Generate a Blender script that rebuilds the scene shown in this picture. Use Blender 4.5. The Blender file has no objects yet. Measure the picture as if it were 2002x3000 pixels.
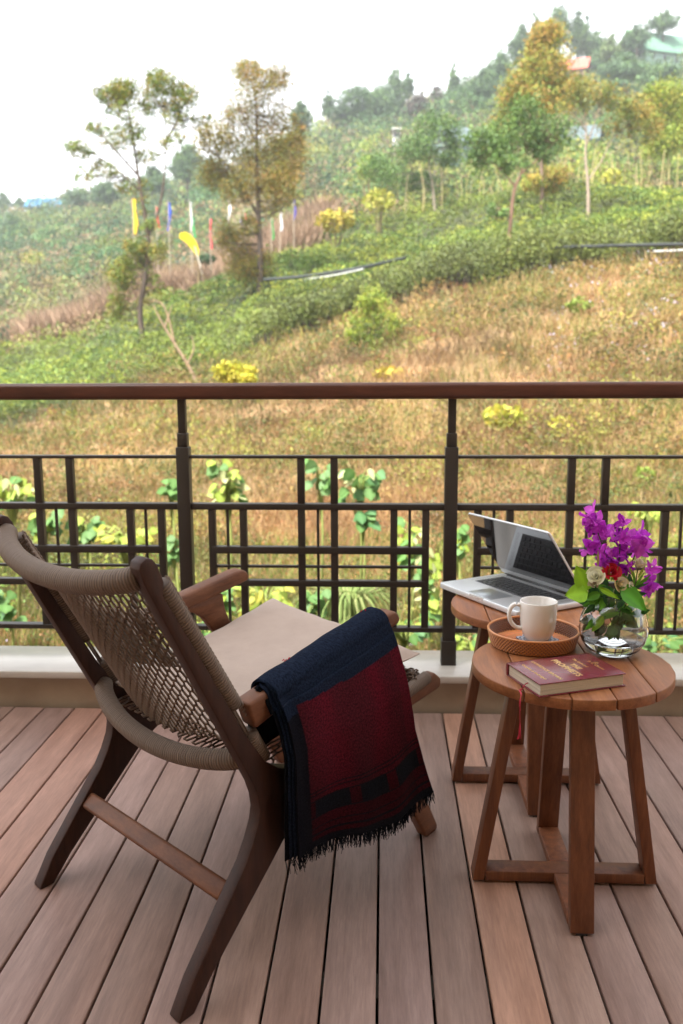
import bpy, bmesh, math, random
import numpy as np
from mathutils import Vector, Matrix, noise
R=random.Random(7); rng=np.random.default_rng(7)
sc=bpy.context.scene
C=sc.collection
# ---------------------------------------------------------------- camera, sky, sun, exposure
H=1.2; FPX=2580.2; PI_,YA,RO=0.1673375,-0.0477952,-0.0043586
fw=np.array([math.sin(YA)*math.cos(PI_),math.cos(YA)*math.cos(PI_),-math.sin(PI_)])
_r=np.array([math.cos(YA),-math.sin(YA),0.]); _u=np.cross(_r,fw)
rt=math.cos(RO)*_r+math.sin(RO)*_u; up=-math.sin(RO)*_r+math.cos(RO)*_u
cam_d=bpy.data.cameras.new('camera'); cam=bpy.data.objects.new('camera',cam_d); C.objects.link(cam)
cam.matrix_world=Matrix(((rt[0],up[0],-fw[0],0),(rt[1],up[1],-fw[1],0),(rt[2],up[2],-fw[2],H),(0,0,0,1)))
cam_d.sensor_fit='VERTICAL'; cam_d.sensor_height=36; cam_d.sensor_width=24; cam_d.lens=FPX/3000*36
cam_d.clip_start=.05; cam_d.clip_end=9000
cam_d.dof.use_dof=True; cam_d.dof.focus_distance=1.95; cam_d.dof.aperture_fstop=4.0
sc.camera=cam
def at(x,y,Y):
    """point at world distance Y behind photo position x,y (1568 x 2350 units)"""
    x=x*1.27679;y=y*1.27679
    d=fw+rt*(x-1001)/FPX-up*(y-1500)/FPX
    return np.array([0,0,H])+d*(Y/d[1])
w=bpy.data.worlds.new('World'); sc.world=w; w.use_nodes=True
wn=w.node_tree.nodes; wl=w.node_tree.links
SUN_EL,SUN_AZ=math.radians(56),math.radians(-142)   # azimuth from +Y, negative = to the left
sky=wn.new('ShaderNodeTexSky'); sky.sky_type='NISHITA'; sky.sun_disc=False
sky.sun_elevation=SUN_EL; sky.sun_rotation=SUN_AZ; sky.dust_density=4; sky.air_density=1.2; sky.altitude=800
hs=wn.new('ShaderNodeHueSaturation'); hs.inputs['Saturation'].default_value=.12
wl.new(sky.outputs[0],hs.inputs['Color']); wl.new(hs.outputs[0],wn['Background'].inputs[0])
wn['Background'].inputs[1].default_value=.15
sl=bpy.data.lights.new('sun','SUN'); sl.energy=3.6; sl.angle=math.radians(12); sl.color=(1,.95,.87)
so=bpy.data.objects.new('sun',sl); C.objects.link(so)
sd=Vector((math.sin(SUN_AZ)*math.cos(SUN_EL),math.cos(SUN_AZ)*math.cos(SUN_EL),math.sin(SUN_EL)))
so.rotation_euler=sd.to_track_quat('Z','Y').to_euler()
sc.view_settings.view_transform='Standard'; sc.view_settings.look='None'; sc.view_settings.gamma=1
sc.view_settings.use_curve_mapping=False; sc.view_settings.exposure=1.92
sc.render.engine='CYCLES'; sc.cycles.max_bounces=8; sc.cycles.transparent_max_bounces=8
sc.cycles.transmission_bounces=8; sc.cycles.volume_bounces=0; sc.cycles.sample_clamp_indirect=6
sc.cycles.use_denoising=True

# ---------------------------------------------------------------- helpers
def link(o,parent=None):
    C.objects.link(o)
    if parent: o.parent=parent
    return o
def tag(o,label=None,cat=None,group=None,kind=None):
    for k,v in (('label',label),('category',cat),('group',group),('kind',kind)):
        if v: o[k]=v
    return o
def empty(name,loc=(0,0,0),**k):
    o=bpy.data.objects.new(name,None); o.location=loc; o.empty_display_size=.1; C.objects.link(o); return tag(o,**k)
def meshobj(name,V,F,mat,parent=None,smooth=False,col=None,uv=None,**k):
    me=bpy.data.meshes.new(name); me.from_pydata([tuple(map(float,v)) for v in V],[],F)
    if smooth: me.polygons.foreach_set('use_smooth',[True]*len(me.polygons))
    if col is not None:
        a=me.color_attributes.new('Col','FLOAT_COLOR','POINT'); c=np.ones((len(V),4),np.float32); c[:,:3]=col; a.data.foreach_set('color',c.ravel())
    if uv is not None:
        l=me.uv_layers.new(name='UV'); idx=np.zeros(len(me.loops),np.int32); me.loops.foreach_get('vertex_index',idx)
        l.data.foreach_set('uv',np.asarray(uv,np.float32)[idx].ravel())
    me.materials.append(mat); o=bpy.data.objects.new(name,me); link(o,parent); return tag(o,**k)
def polys(name,V,k,mat,parent=None,col=None,smooth=False,**kw):
    """V: (n,k,3) array of separate k-gons"""
    V=np.asarray(V,np.float32); n=len(V); me=bpy.data.meshes.new(name)
    me.vertices.add(n*k); me.vertices.foreach_set('co',V.reshape(-1))
    me.loops.add(n*k); me.loops.foreach_set('vertex_index',np.arange(n*k,dtype=np.int32))
    me.polygons.add(n); me.polygons.foreach_set('loop_start',np.arange(0,n*k,k,dtype=np.int32)); me.polygons.foreach_set('loop_total',np.full(n,k,np.int32))
    me.update(calc_edges=True)
    if col is not None:
        a=me.color_attributes.new('Col','FLOAT_COLOR','POINT'); c=np.ones((n,k,4),np.float32); c[:,:,:3]=np.asarray(col)[:,None,:]; a.data.foreach_set('color',c.ravel())
    me.materials.append(mat); o=bpy.data.objects.new(name,me); link(o,parent); return tag(o,**kw)
def bevel(o,wd,seg=2,ang=30):
    m=o.modifiers.new('b','BEVEL'); m.width=wd; m.segments=seg; m.limit_method='ANGLE'; m.angle_limit=math.radians(ang); m.harden_normals=False
    for p in o.data.polygons: p.use_smooth=True
    return o
BOXF=[(0,3,2,1),(4,5,6,7),(0,1,5,4),(1,2,6,5),(2,3,7,6),(3,0,4,7)]
def box(name,lo,hi,mat,parent=None,bv=0,**k):
    (a,b,c),(d,e,f)=lo,hi
    V=[(a,b,c),(d,b,c),(d,e,c),(a,e,c),(a,b,f),(d,b,f),(d,e,f),(a,e,f)]
    o=meshobj(name,V,BOXF,mat,parent,**k)
    if bv: bevel(o,bv)
    return o
def hexa(name,V8,mat,parent=None,bv=0,**k):
    o=meshobj(name,V8,BOXF,mat,parent,**k)
    if bv: bevel(o,bv)
    return o
def prism(name,pts,vec,mat,parent=None,bv=0,**k):
    """extrude a closed 3-D outline by vec"""
    n=len(pts); P=[np.asarray(p,float) for p in pts]; V=P+[p+np.asarray(vec) for p in P]
    F=[tuple(range(n))[::-1],tuple(range(n,2*n))]+[(i,(i+1)%n,n+(i+1)%n,n+i) for i in range(n)]
    me=bpy.data.meshes.new(name); bm=bmesh.new(); vs=[bm.verts.new(v) for v in V]
    for f in F: bm.faces.new([vs[i] for i in f])
    bmesh.ops.recalc_face_normals(bm,faces=bm.faces)
    bm.to_mesh(me); bm.free(); me.materials.append(mat); o=bpy.data.objects.new(name,me); link(o,parent)
    if bv: bevel(o,bv)
    return tag(o,**k)
def smoothpath(P,n):
    P=np.asarray(P,float); t=np.linspace(0,len(P)-1,n); out=[]
    for x in t:
        i=min(int(x),len(P)-2); f=x-i
        p0=P[max(i-1,0)];p1=P[i];p2=P[i+1];p3=P[min(i+2,len(P)-1)]
        out.append(.5*((2*p1)+(-p0+p2)*f+(2*p0-5*p1+4*p2-p3)*f*f+(-p0+3*p1-3*p2+p3)*f**3))
    return np.array(out)
def tube_data(P,r,sides=8,flat=1.0,upv=None,caps=True):
    P=np.asarray(P,float); n=len(P); r=np.full(n,r) if np.isscalar(r) else np.asarray(r)
    T=np.gradient(P,axis=0); T/=np.linalg.norm(T,axis=1)[:,None]+1e-12
    ref=np.array([0,0,1.]) if upv is None else np.asarray(upv,float)
    V=[];UV=[];L=0
    for i in range(n):
        t=T[i]; a=ref-t*(ref@t)
        if np.linalg.norm(a)<1e-3: a=np.array([1.,0,0])-t*t[0]
        a/=np.linalg.norm(a); b=np.cross(t,a)
        if upv is None: ref=a
        if i: L+=np.linalg.norm(P[i]-P[i-1])
        for j in range(sides):
            th=2*math.pi*j/sides; V.append(P[i]+r[i]*(math.cos(th)*a+flat*math.sin(th)*b)); UV.append((j/sides,L))
    F=[(i*sides+j,i*sides+(j+1)%sides,(i+1)*sides+(j+1)%sides,(i+1)*sides+j) for i in range(n-1) for j in range(sides)]
    if caps: F+= [tuple(range(sides))[::-1],tuple((n-1)*sides+j for j in range(sides))]
    return V,F,UV
def tube(name,P,r,mat,parent=None,sides=8,flat=1.0,upv=None,**k):
    V,F,UV=tube_data(P,r,sides,flat,upv); return meshobj(name,V,F,mat,parent,smooth=True,uv=UV,**k)
class Bag:
    def __init__(s): s.V=[];s.F=[];s.C=[];s.U=[]
    def add(s,V,F,col=(1,1,1),uv=None):
        n=len(s.V); s.V+=[tuple(v) for v in V]; s.F+=[tuple(i+n for i in f) for f in F]; s.C+=[col]*len(V); s.U+=(list(uv) if uv is not None else [(0,0)]*len(V))
    def box(s,lo,hi,col=(1,1,1)):
        (a,b,c),(d,e,f)=lo,hi; s.add([(a,b,c),(d,b,c),(d,e,c),(a,e,c),(a,b,f),(d,b,f),(d,e,f),(a,e,f)],BOXF,col)
    def tube(s,P,r,sides=5,col=(1,1,1),flat=1.0): V,F,U=tube_data(P,r,sides,flat); s.add(V,F,col,U)
    def build(s,name,mat,parent=None,smooth=False,**k): return meshobj(name,s.V,s.F,mat,parent,smooth=smooth,col=np.array(s.C),uv=s.U,**k)
def lathe(name,prof,mat,parent=None,seg=48,loc=(0,0,0),**k):
    V=[];F=[];n=len(prof)
    for j in range(seg):
        a=2*math.pi*j/seg
        for (r_,z) in prof: V.append((loc[0]+r_*math.cos(a),loc[1]+r_*math.sin(a),loc[2]+z))
    for j in range(seg):
        for i in range(n-1):
            a,b=j*n+i,((j+1)%seg)*n+i
            F.append((a,b,b+1,a+1))
    o=meshobj(name,V,F,mat,parent,smooth=True,**k)
    bm=bmesh.new(); bm.from_mesh(o.data); bmesh.ops.remove_doubles(bm,verts=bm.verts,dist=1e-5); bmesh.ops.recalc_face_normals(bm,faces=bm.faces); bm.to_mesh(o.data); bm.free()
    return o

# ---------------------------------------------------------------- materials
def mat(name,base=(.5,.5,.5),rough=.6,metal=0,**kw):
    m=bpy.data.materials.new(name); m.use_nodes=True; b=m.node_tree.nodes['Principled BSDF']
    b.inputs['Base Color'].default_value=(*base,1); b.inputs['Roughness'].default_value=rough; b.inputs['Metallic'].default_value=metal
    for k,v in kw.items(): b.inputs[k.replace('_',' ')].default_value=v
    return m
def N(m,t,**inp):
    n=m.node_tree.nodes.new(t)
    for k,v in inp.items(): n.inputs[k.replace('_',' ')].default_value=v
    return n
def L(m,a,b): m.node_tree.links.new(a,b)
def mixc(m,fac,a,b,mode='MIX'):
    n=m.node_tree.nodes.new('ShaderNodeMix'); n.data_type='RGBA'; n.blend_type=mode
    for i,v in ((0,fac),(6,a),(7,b)):
        if hasattr(v,'is_output') or isinstance(v,bpy.types.NodeSocket): L(m,v,n.inputs[i])
        else: n.inputs[i].default_value=v if i==0 else (*v,1)
    return n.outputs[2]
def ramp(m,src,stops):
    n=m.node_tree.nodes.new('ShaderNodeValToRGB'); e=n.color_ramp.elements
    while len(e)<len(stops): e.new(.5)
    for i,(p,c) in enumerate(stops): e[i].position=p; e[i].color=(*c,1) if len(c)==3 else c
    L(m,src,n.inputs[0]); return n.outputs[0]
def coords(m,scale=(1,1,1),kind='Object'):
    tc=N(m,'ShaderNodeTexCoord'); mp=N(m,'ShaderNodeMapping'); mp.inputs['Scale'].default_value=scale
    L(m,tc.outputs[kind],mp.inputs[0]); return mp.outputs[0]
def bump(m,h,strength=.3,dist=.002):
    n=N(m,'ShaderNodeBump',Strength=strength,Distance=dist); L(m,h,n.inputs['Height']); L(m,n.outputs[0],m.node_tree.nodes['Principled BSDF'].inputs['Normal']); return n
def noisetex(m,vec,scale=5,detail=5,rough=.6):
    n=N(m,'ShaderNodeTexNoise',Scale=scale,Detail=detail,Roughness=rough); L(m,vec,n.inputs['Vector']); return n.outputs[0]
def wood(name,dark,light,scale=(1,1,1),rough=.45,bmp=.15,tint=False,wear=0.,coat=0,spec=.5):
    m=mat(name,rough=rough); b=m.node_tree.nodes['Principled BSDF']
    v=coords(m,scale)
    if tint:   # every plank its own stretch of grain
        oi=N(m,'ShaderNodeObjectInfo'); ad=N(m,'ShaderNodeVectorMath'); ad.operation='ADD'
        mu=N(m,'ShaderNodeMath'); mu.operation='MULTIPLY'; mu.inputs[1].default_value=57; L(m,oi.outputs['Random'],mu.inputs[0])
        L(m,v,ad.inputs[0]); L(m,mu.outputs[0],ad.inputs[1]); v=ad.outputs[0]
    n1=noisetex(m,v,4,8,.65); n2=noisetex(m,v,22,4,.7)
    g=ramp(m,n1,[(.28,dark),(.5,tuple((a+b_)/2 for a,b_ in zip(dark,light))),(.72,light)])
    g=mixc(m,.35,g,ramp(m,n2,[(.35,(.45,.42,.4)),(.65,(1,1,1))]),'MULTIPLY')
    if tint:
        g=mixc(m,1.,g,N_objcol(m),'MULTIPLY')
    if wear:
        n3=noisetex(m,coords(m,(3,1.2,3)),2.2,6,.7); g=mixc(m,wear,g,ramp(m,n3,[(.35,(.62,.6,.6)),(.7,(1.15,1.12,1.1))]),'MULTIPLY')
    L(m,g,b.inputs['Base Color'])
    rr=N(m,'ShaderNodeMapRange'); rr.inputs['To Min'].default_value=rough-.08; rr.inputs['To Max'].default_value=rough+.12; L(m,n1,rr.inputs[0]); L(m,rr.outputs[0],b.inputs['Roughness'])
    bump(m,n2,bmp,.001)
    b.inputs['Specular IOR Level'].default_value=spec
    if coat: b.inputs['Coat Weight'].default_value=coat; b.inputs['Coat Roughness'].default_value=.25
    return m
def N_objcol(m):
    n=N(m,'ShaderNodeObjectInfo'); return n.outputs['Color']
def leafmat(name,rough=.55,trans=.24,tint=(1,1,1)):
    m=mat(name,rough=rough); nt=m.node_tree; b=nt.nodes['Principled BSDF']; at_=N(m,'ShaderNodeAttribute'); at_.attribute_name='Col'
    c=mixc(m,1.,at_.outputs['Color'],tint,'MULTIPLY'); L(m,c,b.inputs['Base Color']); b.inputs['Specular IOR Level'].default_value=.3
    tr=nt.nodes.new('ShaderNodeBsdfTranslucent'); L(m,c,tr.inputs[0]); mx=nt.nodes.new('ShaderNodeMixShader'); mx.inputs[0].default_value=trans
    L(m,b.outputs[0],mx.inputs[1]); L(m,tr.outputs[0],mx.inputs[2]); L(m,mx.outputs[0],nt.nodes['Material Output'].inputs[0]); return m
M={}
M['deck']=wood('deck board wood',(.25,.152,.120),(.41,.27,.22),(9,.7,9),.5,.25,tint=True,wear=.35)
M['joist']=mat('joist timber',(.10,.085,.065),.9)
M['chair']=wood('dark chair wood',(.027,.0105,.007),(.062,.025,.0155),(14,14,1.6),.5,.08,spec=.2)
M['chairarm']=wood('chair arm wood',(.095,.034,.016),(.22,.088,.042),(3,3,14),.45,.08,spec=.25)
M['table']=wood('stained table wood',(.20,.068,.024),(.42,.165,.062),(12,1.1,12),.42,.08,tint=True,spec=.4)
M['tleg']=wood('table leg wood',(.10,.034,.016),(.235,.088,.038),(14,14,1.2),.45,.08,tint=True,spec=.35)
M['rail']=wood('handrail wood',(.048,.015,.009),(.105,.034,.019),(1.2,9,9),.42,.08,spec=.35)
M['metal']=mat('dark brown powder coated metal',(.024,.0175,.0135),.45)
_m=M['metal']; bump(_m,noisetex(_m,coords(_m,(1,1,1)),300,2,.5),.05,.0005)
M['tile']=mat('pale ledge tile',(.62,.58,.53),.25)
_m=M['tile']; L(_m,ramp(_m,noisetex(_m,coords(_m,(1,3,1)),3,6,.6),[(.3,(.42,.39,.35)),(.7,(.54,.50,.455))]),_m.node_tree.nodes['Principled BSDF'].inputs['Base Color'])
M['plaster']=mat('beige plaster',(.34,.26,.19),.8)
_m=M['plaster']; L(_m,ramp(_m,noisetex(_m,coords(_m),6,6,.6),[(.3,(.29,.22,.16)),(.7,(.38,.30,.22))]),_m.node_tree.nodes['Principled BSDF'].inputs['Base Color'])
M['wall']=mat('cream wall paint',(.74,.62,.48),.8); M['ceil']=mat('white ceiling paint',(.8,.78,.74),.8)
def rope(name,c1,c2,freq=330,strength=.6):
    m=mat(name,rough=.7); b=m.node_tree.nodes['Principled BSDF']
    tc=N(m,'ShaderNodeTexCoord'); sp=N(m,'ShaderNodeSeparateXYZ'); L(m,tc.outputs['UV'],sp.inputs[0])
    def wrapv(fr,skew):
        a=N(m,'ShaderNodeMath'); a.operation='MULTIPLY'; a.inputs[1].default_value=skew; L(m,sp.outputs[0],a.inputs[0])
        mu=N(m,'ShaderNodeMath'); mu.operation='MULTIPLY_ADD'; mu.inputs[1].default_value=fr; L(m,sp.outputs[1],mu.inputs[0]); L(m,a.outputs[0],mu.inputs[2]); return mu.outputs[0]
    nz=noisetex(m,coords(m,(1,1,1)),16,3,.6)
    ph=N(m,'ShaderNodeMath'); ph.operation='MULTIPLY_ADD'; ph.inputs[1].default_value=9; L(m,nz,ph.inputs[0]); L(m,wrapv(2*math.pi*freq,2.),ph.inputs[2])
    s=N(m,'ShaderNodeMath'); s.operation='SINE'; L(m,ph.outputs[0],s.inputs[0])
    cb=N(m,'ShaderNodeCombineXYZ'); L(m,wrapv(freq*.9,.8),cb.inputs[0]); 
    n1=noisetex(m,cb.outputs[0],1.,2,.8)
    g=ramp(m,n1,[(.3,c1),(.7,c2)]); g=mixc(m,.7,g,ramp(m,s.outputs[0],[(.0,(.38,.34,.3)),(.45,(1,1,1))]),'MULTIPLY')
    L(m,g,b.inputs['Base Color']); bump(m,s.outputs[0],strength,.0012); return m
M['rope']=rope('wrapped paper cord',(.115,.074,.050),(.235,.160,.112),165)
M['cord']=mat('woven cord',(.155,.103,.072),.75)
M['cushion']=mat('beige cushion fabric',(.50,.40,.33),.9,Sheen_Weight=.2)
_m=M['cushion']; _v=coords(_m); L(_m,ramp(_m,noisetex(_m,_v,12,6,.7),[(.3,(.36,.27,.22)),(.7,(.42,.32,.265))]),_m.node_tree.nodes['Principled BSDF'].inputs['Base Color']); bump(_m,noisetex(_m,_v,900,2,.6),.25,.0006)
M['col']=mat('coloured surface',(.5,.5,.5),.7)
_m=M['col']; _a=N(_m,'ShaderNodeAttribute'); _a.attribute_name='Col'; L(_m,_a.outputs['Color'],_m.node_tree.nodes['Principled BSDF'].inputs['Base Color'])
M['leaf']=leafmat('leaf'); M['grassy']=leafmat('grass blades',.7,.25); M['petal']=leafmat('petal',.6,.4)
M['bark']=mat('bark',(.10,.07,.05),.9)
_m=M['bark']; _a=N(_m,'ShaderNodeAttribute'); _a.attribute_name='Col'; L(_m,mixc(_m,.6,_a.outputs['Color'],ramp(_m,noisetex(_m,coords(_m,(6,6,1.5)),3,6,.7),[(.3,(.35,.33,.3)),(.7,(1.3,1.25,1.2))]),'MULTIPLY'),_m.node_tree.nodes['Principled BSDF'].inputs['Base Color'])
M['ceramic']=mat('white glazed ceramic',(.84,.81,.77),.12,Coat_Weight=.3)
M['glass']=mat('clear glass',(1,1,1),0,Transmission_Weight=1,IOR=1.45)
M['water']=mat('water',(.93,.96,.95),0,Transmission_Weight=1,IOR=1.33)
M['alu']=mat('brushed aluminium',(.70,.72,.74),.38,.55)
M['screen']=mat('glossy laptop screen glass',(.012,.012,.014),.03,Coat_Weight=1,Coat_Roughness=.01,IOR=1.9)
M['keyblack']=mat('black keycaps',(.018,.018,.02),.35)
M['trackpad']=mat('trackpad',(.50,.53,.56),.28,.7)
# ---------------------------------------------------------------- the hill: a heightfield spread out over directions and distances
YS=[4,6,8,10,13,17,21,26,33,42,52,66,85,110,150,200]
XS=[-500,0,400,800,1200,1568,2100]
TB=np.array([
[2000,1560,1420,1340,1260,1190,1130,1060, 980, 930, 930, 920, 790, 690, 600, 530],
[2000,1560,1400,1300,1200,1120,1030, 950, 885, 838, 838, 800, 700, 615, 545, 492],
[2000,1560,1390,1280,1170,1060, 950, 870, 780, 700, 688, 650, 580, 520, 470, 425],
[2000,1560,1380,1250,1110, 980, 860, 750, 665, 595, 532, 490, 430, 380, 330, 290],
[2000,1560,1370,1220,1060, 900, 780, 655, 585, 515, 458, 420, 360, 300, 235, 185],
[2000,1560,1360,1200,1030, 860, 720, 612, 550, 500, 452, 410, 345, 275, 190, 135],
[2000,1560,1350,1180,1000, 820, 680, 580, 520, 475, 435, 390, 320, 240, 150, 80]],float)
LY=np.log(YS)
def tabY(Y):   # column heights at distance Y (smooth in log Y)
    ly=np.log(np.clip(Y,4,200)); i=np.clip(np.searchsorted(LY,ly)-1,0,len(LY)-2); f=(ly-LY[i])/(LY[i+1]-LY[i])
    return i,f
def catm(p0,p1,p2,p3,f): return .5*((2*p1)+(-p0+p2)*f+(2*p0-5*p1+4*p2-p3)*f*f+(-p0+3*p1-3*p2+p3)*f**3)
def py(s,Y):
    s=np.asarray(s,float);Y=np.asarray(Y,float)
    i,f=tabY(Y); sx=np.clip(s,XS[0],XS[-1]); j=np.clip(np.searchsorted(XS,sx)-1,0,len(XS)-2); g=(sx-np.array(XS)[j])/(np.array(XS)[j+1]-np.array(XS)[j]); g=g*g*(3-2*g)*.5+g*.5
    n=len(YS)
    def row(j_):
        return catm(TB[j_,np.maximum(i-1,0)],TB[j_,i],TB[j_,i+1],TB[j_,np.minimum(i+2,n-1)],f)
    return row(j)*(1-g)+row(j+1)*g
def ground0(s,Y):
    s=np.asarray(s,float);Y=np.asarray(Y,float); y=py(s,Y)
    x=s*1.27679; yy=y*1.27679
    d=fw[None,:]+rt[None,:]*((x.ravel()-1001)/FPX)[:,None]-up[None,:]*((yy.ravel()-1500)/FPX)[:,None]
    P=np.array([0,0,H])+d*(Y.ravel()/d[:,1])[:,None]
    return P
def wob(P):
    x,y=P[:,0],P[:,1]; k=np.clip(y/60,.05,1.6)
    return k*(.55*np.sin(x*.31+y*.17)*np.cos(y*.23-x*.11)+.35*np.sin(x*.83-y*.41+1.3)*np.cos(x*.27+y*.71)+.2*np.sin(x*1.9+y*1.1)*np.cos(y*1.7-x*.6))
def ground(s,Y):
    s,Y=np.broadcast_arrays(np.atleast_1d(np.asarray(s,float)),np.atleast_1d(np.asarray(Y,float)))
    P=ground0(s,Y); P[:,2]+=wob(P); return P
def G(s,Y): return ground(s,Y)[0]
LOWX=[-500,0,250,430,620,800,880,960,1300,1568,2100]; LOWY=[1150,1010,935,885,800,728,700,668,628,602,575]
UPX=[-500,0,200,400,600,700,800,900,1000,1300,1568,2100]; UPY=[920,842,775,700,625,590,535,500,462,448,455,450]
def zone(s,Y):
    """0 dry slope, 1 tea, 2 far side"""
    y=py(s,Y); z=np.zeros(np.shape(y)); tea=(y<np.interp(s,LOWX,LOWY))&(Y<58)&(Y>15); far=(y<np.interp(s,UPX,UPY))|(Y>=58)|((Y>43)&(s<500))
    z=np.where(tea,1,z); z=np.where(far&(Y>30),2,z); return z
ss=np.concatenate([[-9000,-5000,-2800,-1700,-1100],np.linspace(-800,2400,240),[2800,3600,5200,9000]])
yy=np.concatenate([np.exp(np.linspace(math.log(4.),math.log(200),230))])
gs,gy=np.meshgrid(ss,yy); P=ground(gs.ravel(),gy.ravel()).reshape(len(yy),len(ss),3)
zn=zone(gs.ravel(),gy.ravel()).reshape(gs.shape)
back=[]
for (Yb,dz) in ((-300,0),(-40,0),(0,0),(3.0,0)):
    r=P[0].copy(); r[:,1]=Yb; r[:,2]=-1.25; r[:,0]=np.sign(r[:,0])*np.maximum(abs(r[:,0]),abs(gs[0]-784)*.05); back.append(r)
fwd=[]
for (Yb,k,dz) in ((230,1.15,-6),(300,1.5,-30),(900,4.5,-60),(5000,25,-60)):
    r=P[-1].copy(); r[:,0]*=k; r[:,1]=Yb; r[:,2]=r[:,2]*1+dz if Yb<400 else np.minimum(r[:,2]*.1-20,0); fwd.append(r)
PP=np.concatenate([np.array(back),P,np.array(fwd)]); zz=np.concatenate([np.zeros((4,len(ss))),zn,np.full((4,len(ss)),2)])
nr,nc=PP.shape[:2]
colz=np.array([(.25,.165,.09),(.045,.055,.02),(.10,.095,.045)])[zz.astype(int).ravel()]
F=[(i*nc+j,i*nc+j+1,(i+1)*nc+j+1,(i+1)*nc+j) for i in range(nr-1) for j in range(nc-1)]
M['ground']=mat('dry hillside earth',(.2,.13,.07),.95); _m=M['ground']; _a=N(_m,'ShaderNodeAttribute'); _a.attribute_name='Col'
L(_m,mixc(_m,.8,_a.outputs['Color'],ramp(_m,noisetex(_m,coords(_m),1.3,8,.7),[(.3,(.4,.42,.35)),(.7,(1.5,1.4,1.2))]),'MULTIPLY'),_m.node_tree.nodes['Principled BSDF'].inputs['Base Color'])
meshobj('ground',PP.reshape(-1,3),F,M['ground'],smooth=True,col=colz,kind='structure',label='rolling hillside with dry slope, tea garden and far bank')

# ---- scattered cover
def basis(n):
    """n (N,3) unit -> two tangents"""
    a=np.where(abs(n[:,2:3])<.9,np.array([[0,0,1.]]),np.array([[1.,0,0]])); t=np.cross(n,a); t/=np.linalg.norm(t,axis=1)[:,None]; return t,np.cross(n,t)
def leaves(cent,size,col,aspect=.55,upbias=.0,jit=.22):
    """one folded diamond leaf per centre -> (n,4,3)"""
    n=len(cent); d=rng.normal(size=(n,3)); d[:,2]+=upbias; d/=np.linalg.norm(d,axis=1)[:,None]; t,b=basis(d)
    th=rng.uniform(0,2*math.pi,n)[:,None]; a=np.cos(th)*t+np.sin(th)*b; c=-np.sin(th)*t+np.cos(th)*b
    s=(np.broadcast_to(size,(n,))*rng.uniform(.6,1.3,n))[:,None]
    V=np.stack([cent-a*s*.5,cent+c*s*.5*aspect+d*s*.08,cent+a*s*.5,cent-c*s*.5*aspect+d*s*.08],1)
    cc=np.clip(np.asarray(col)*rng.uniform(1-jit,1+jit,(n,1))*rng.uniform(.93,1.07,(n,3)),0,1)
    return V,cc
def sample(n,zsel,Ymin,Ymax,smin=-350,smax=1950,power=1.0):
    """random ground points, even in the picture rather than on the ground"""
    out=[];so=[]
    while sum(map(len,out))<n:
        s=rng.uniform(smin,smax,n*2); u=rng.uniform(0,1,n*2); Y=np.exp(np.log(Ymin)+u*(np.log(Ymax)-np.log(Ymin)))
        k=zone(s,Y)==zsel; out.append(np.stack([s[k],Y[k]],1))
    a=np.concatenate(out)[:n]; return a[:,0],a[:,1],ground(a[:,0],a[:,1])
def patch(P,f,seed):
    x,y=P[:,0]*f+seed,P[:,1]*f*.7+seed*2.3
    return np.sin(x+1.7*np.sin(y*.7))*np.cos(y+1.3*np.sin(x*.6))
_lat=rng.uniform(0,1,(64,64))
def vnoise(P,f,o=0.):
    x=P[:,0]*f+o*7.3+1000; y=P[:,1]*f*.8+P[:,2]*f*.5+o*3.1+1000; i=np.floor(x).astype(int); j=np.floor(y).astype(int); u=x-i; v=y-j; u=u*u*(3-2*u); v=v*v*(3-2*v)
    g=lambda a,b: _lat[a%64,b%64]
    return (g(i,j)*(1-u)+g(i+1,j)*u)*(1-v)+(g(i,j+1)*(1-u)+g(i+1,j+1)*u)*v
def mottle(P,lo=.55,hi=1.3,o=0.):   # random patches of lighter and darker colour, a few steps across
    q=.5*vnoise(P,.45,o)+.3*vnoise(P,1.3,o+2)+.2*vnoise(P,3.,o+4); return lo+(hi-lo)*np.clip((q-.22)/.56,0,1)
# dry grass
def grass(name,n,zs,Y0,Y1,bl,h,pal,label,w0=.007,smin=-350,smax=1950):
    s,Y,P=sample(n,zs,Y0,Y1,smin,smax); pt=patch(P,.55,3.); pal=np.array(pal)
    q=np.clip(((pt+1)/2+rng.normal(0,.22,n)),0,.999); base=pal[(q*len(pal)).astype(int)]
    sc_=np.clip(Y/9,.8,3.)
    rep=np.repeat(np.arange(n),bl); m=len(rep); lean=rng.normal(0,.38,(m,2)); hh=h*rng.uniform(.5,1.25,m)*np.sqrt(sc_[rep]); 
    root=P[rep]+np.concatenate([rng.normal(0,.09,(m,2))*sc_[rep][:,None],np.full((m,1),-.04)],1)
    ang=rng.uniform(0,2*math.pi,m); wv=np.stack([np.cos(ang),np.sin(ang),0*ang],1)*(w0*sc_[rep]*rng.uniform(.6,1.4,m))[:,None]
    tip=root+np.stack([lean[:,0]*hh,lean[:,1]*hh,hh],1); mid=(root*.55+tip*.45); mid[:,2]+=hh*.12
    V=np.stack([root,mid+wv*.55,tip,mid-wv*.55],1)
    base=base*mottle(P,.36,1.12)[:,None]; col=np.clip(base[rep]*rng.uniform(.75,1.25,(m,1)),0,1)
    return polys(name,V,4,M['grassy'],col=col,kind='stuff',label=label)
DRY=[(.36,.215,.10),(.42,.28,.12),(.28,.165,.085),(.46,.34,.17),(.34,.27,.09),(.18,.20,.05),(.24,.23,.06),(.38,.235,.105)]
grass('dry_grass',17000,0,5.0,34,10,.25,DRY,'dry tan and rust grass over the slope below')
grass('grass',3200,0,5.0,10,8,.30,[(.13,.20,.04),(.20,.24,.05),(.10,.16,.04)],'short green grass at the foot of the slope')
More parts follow.
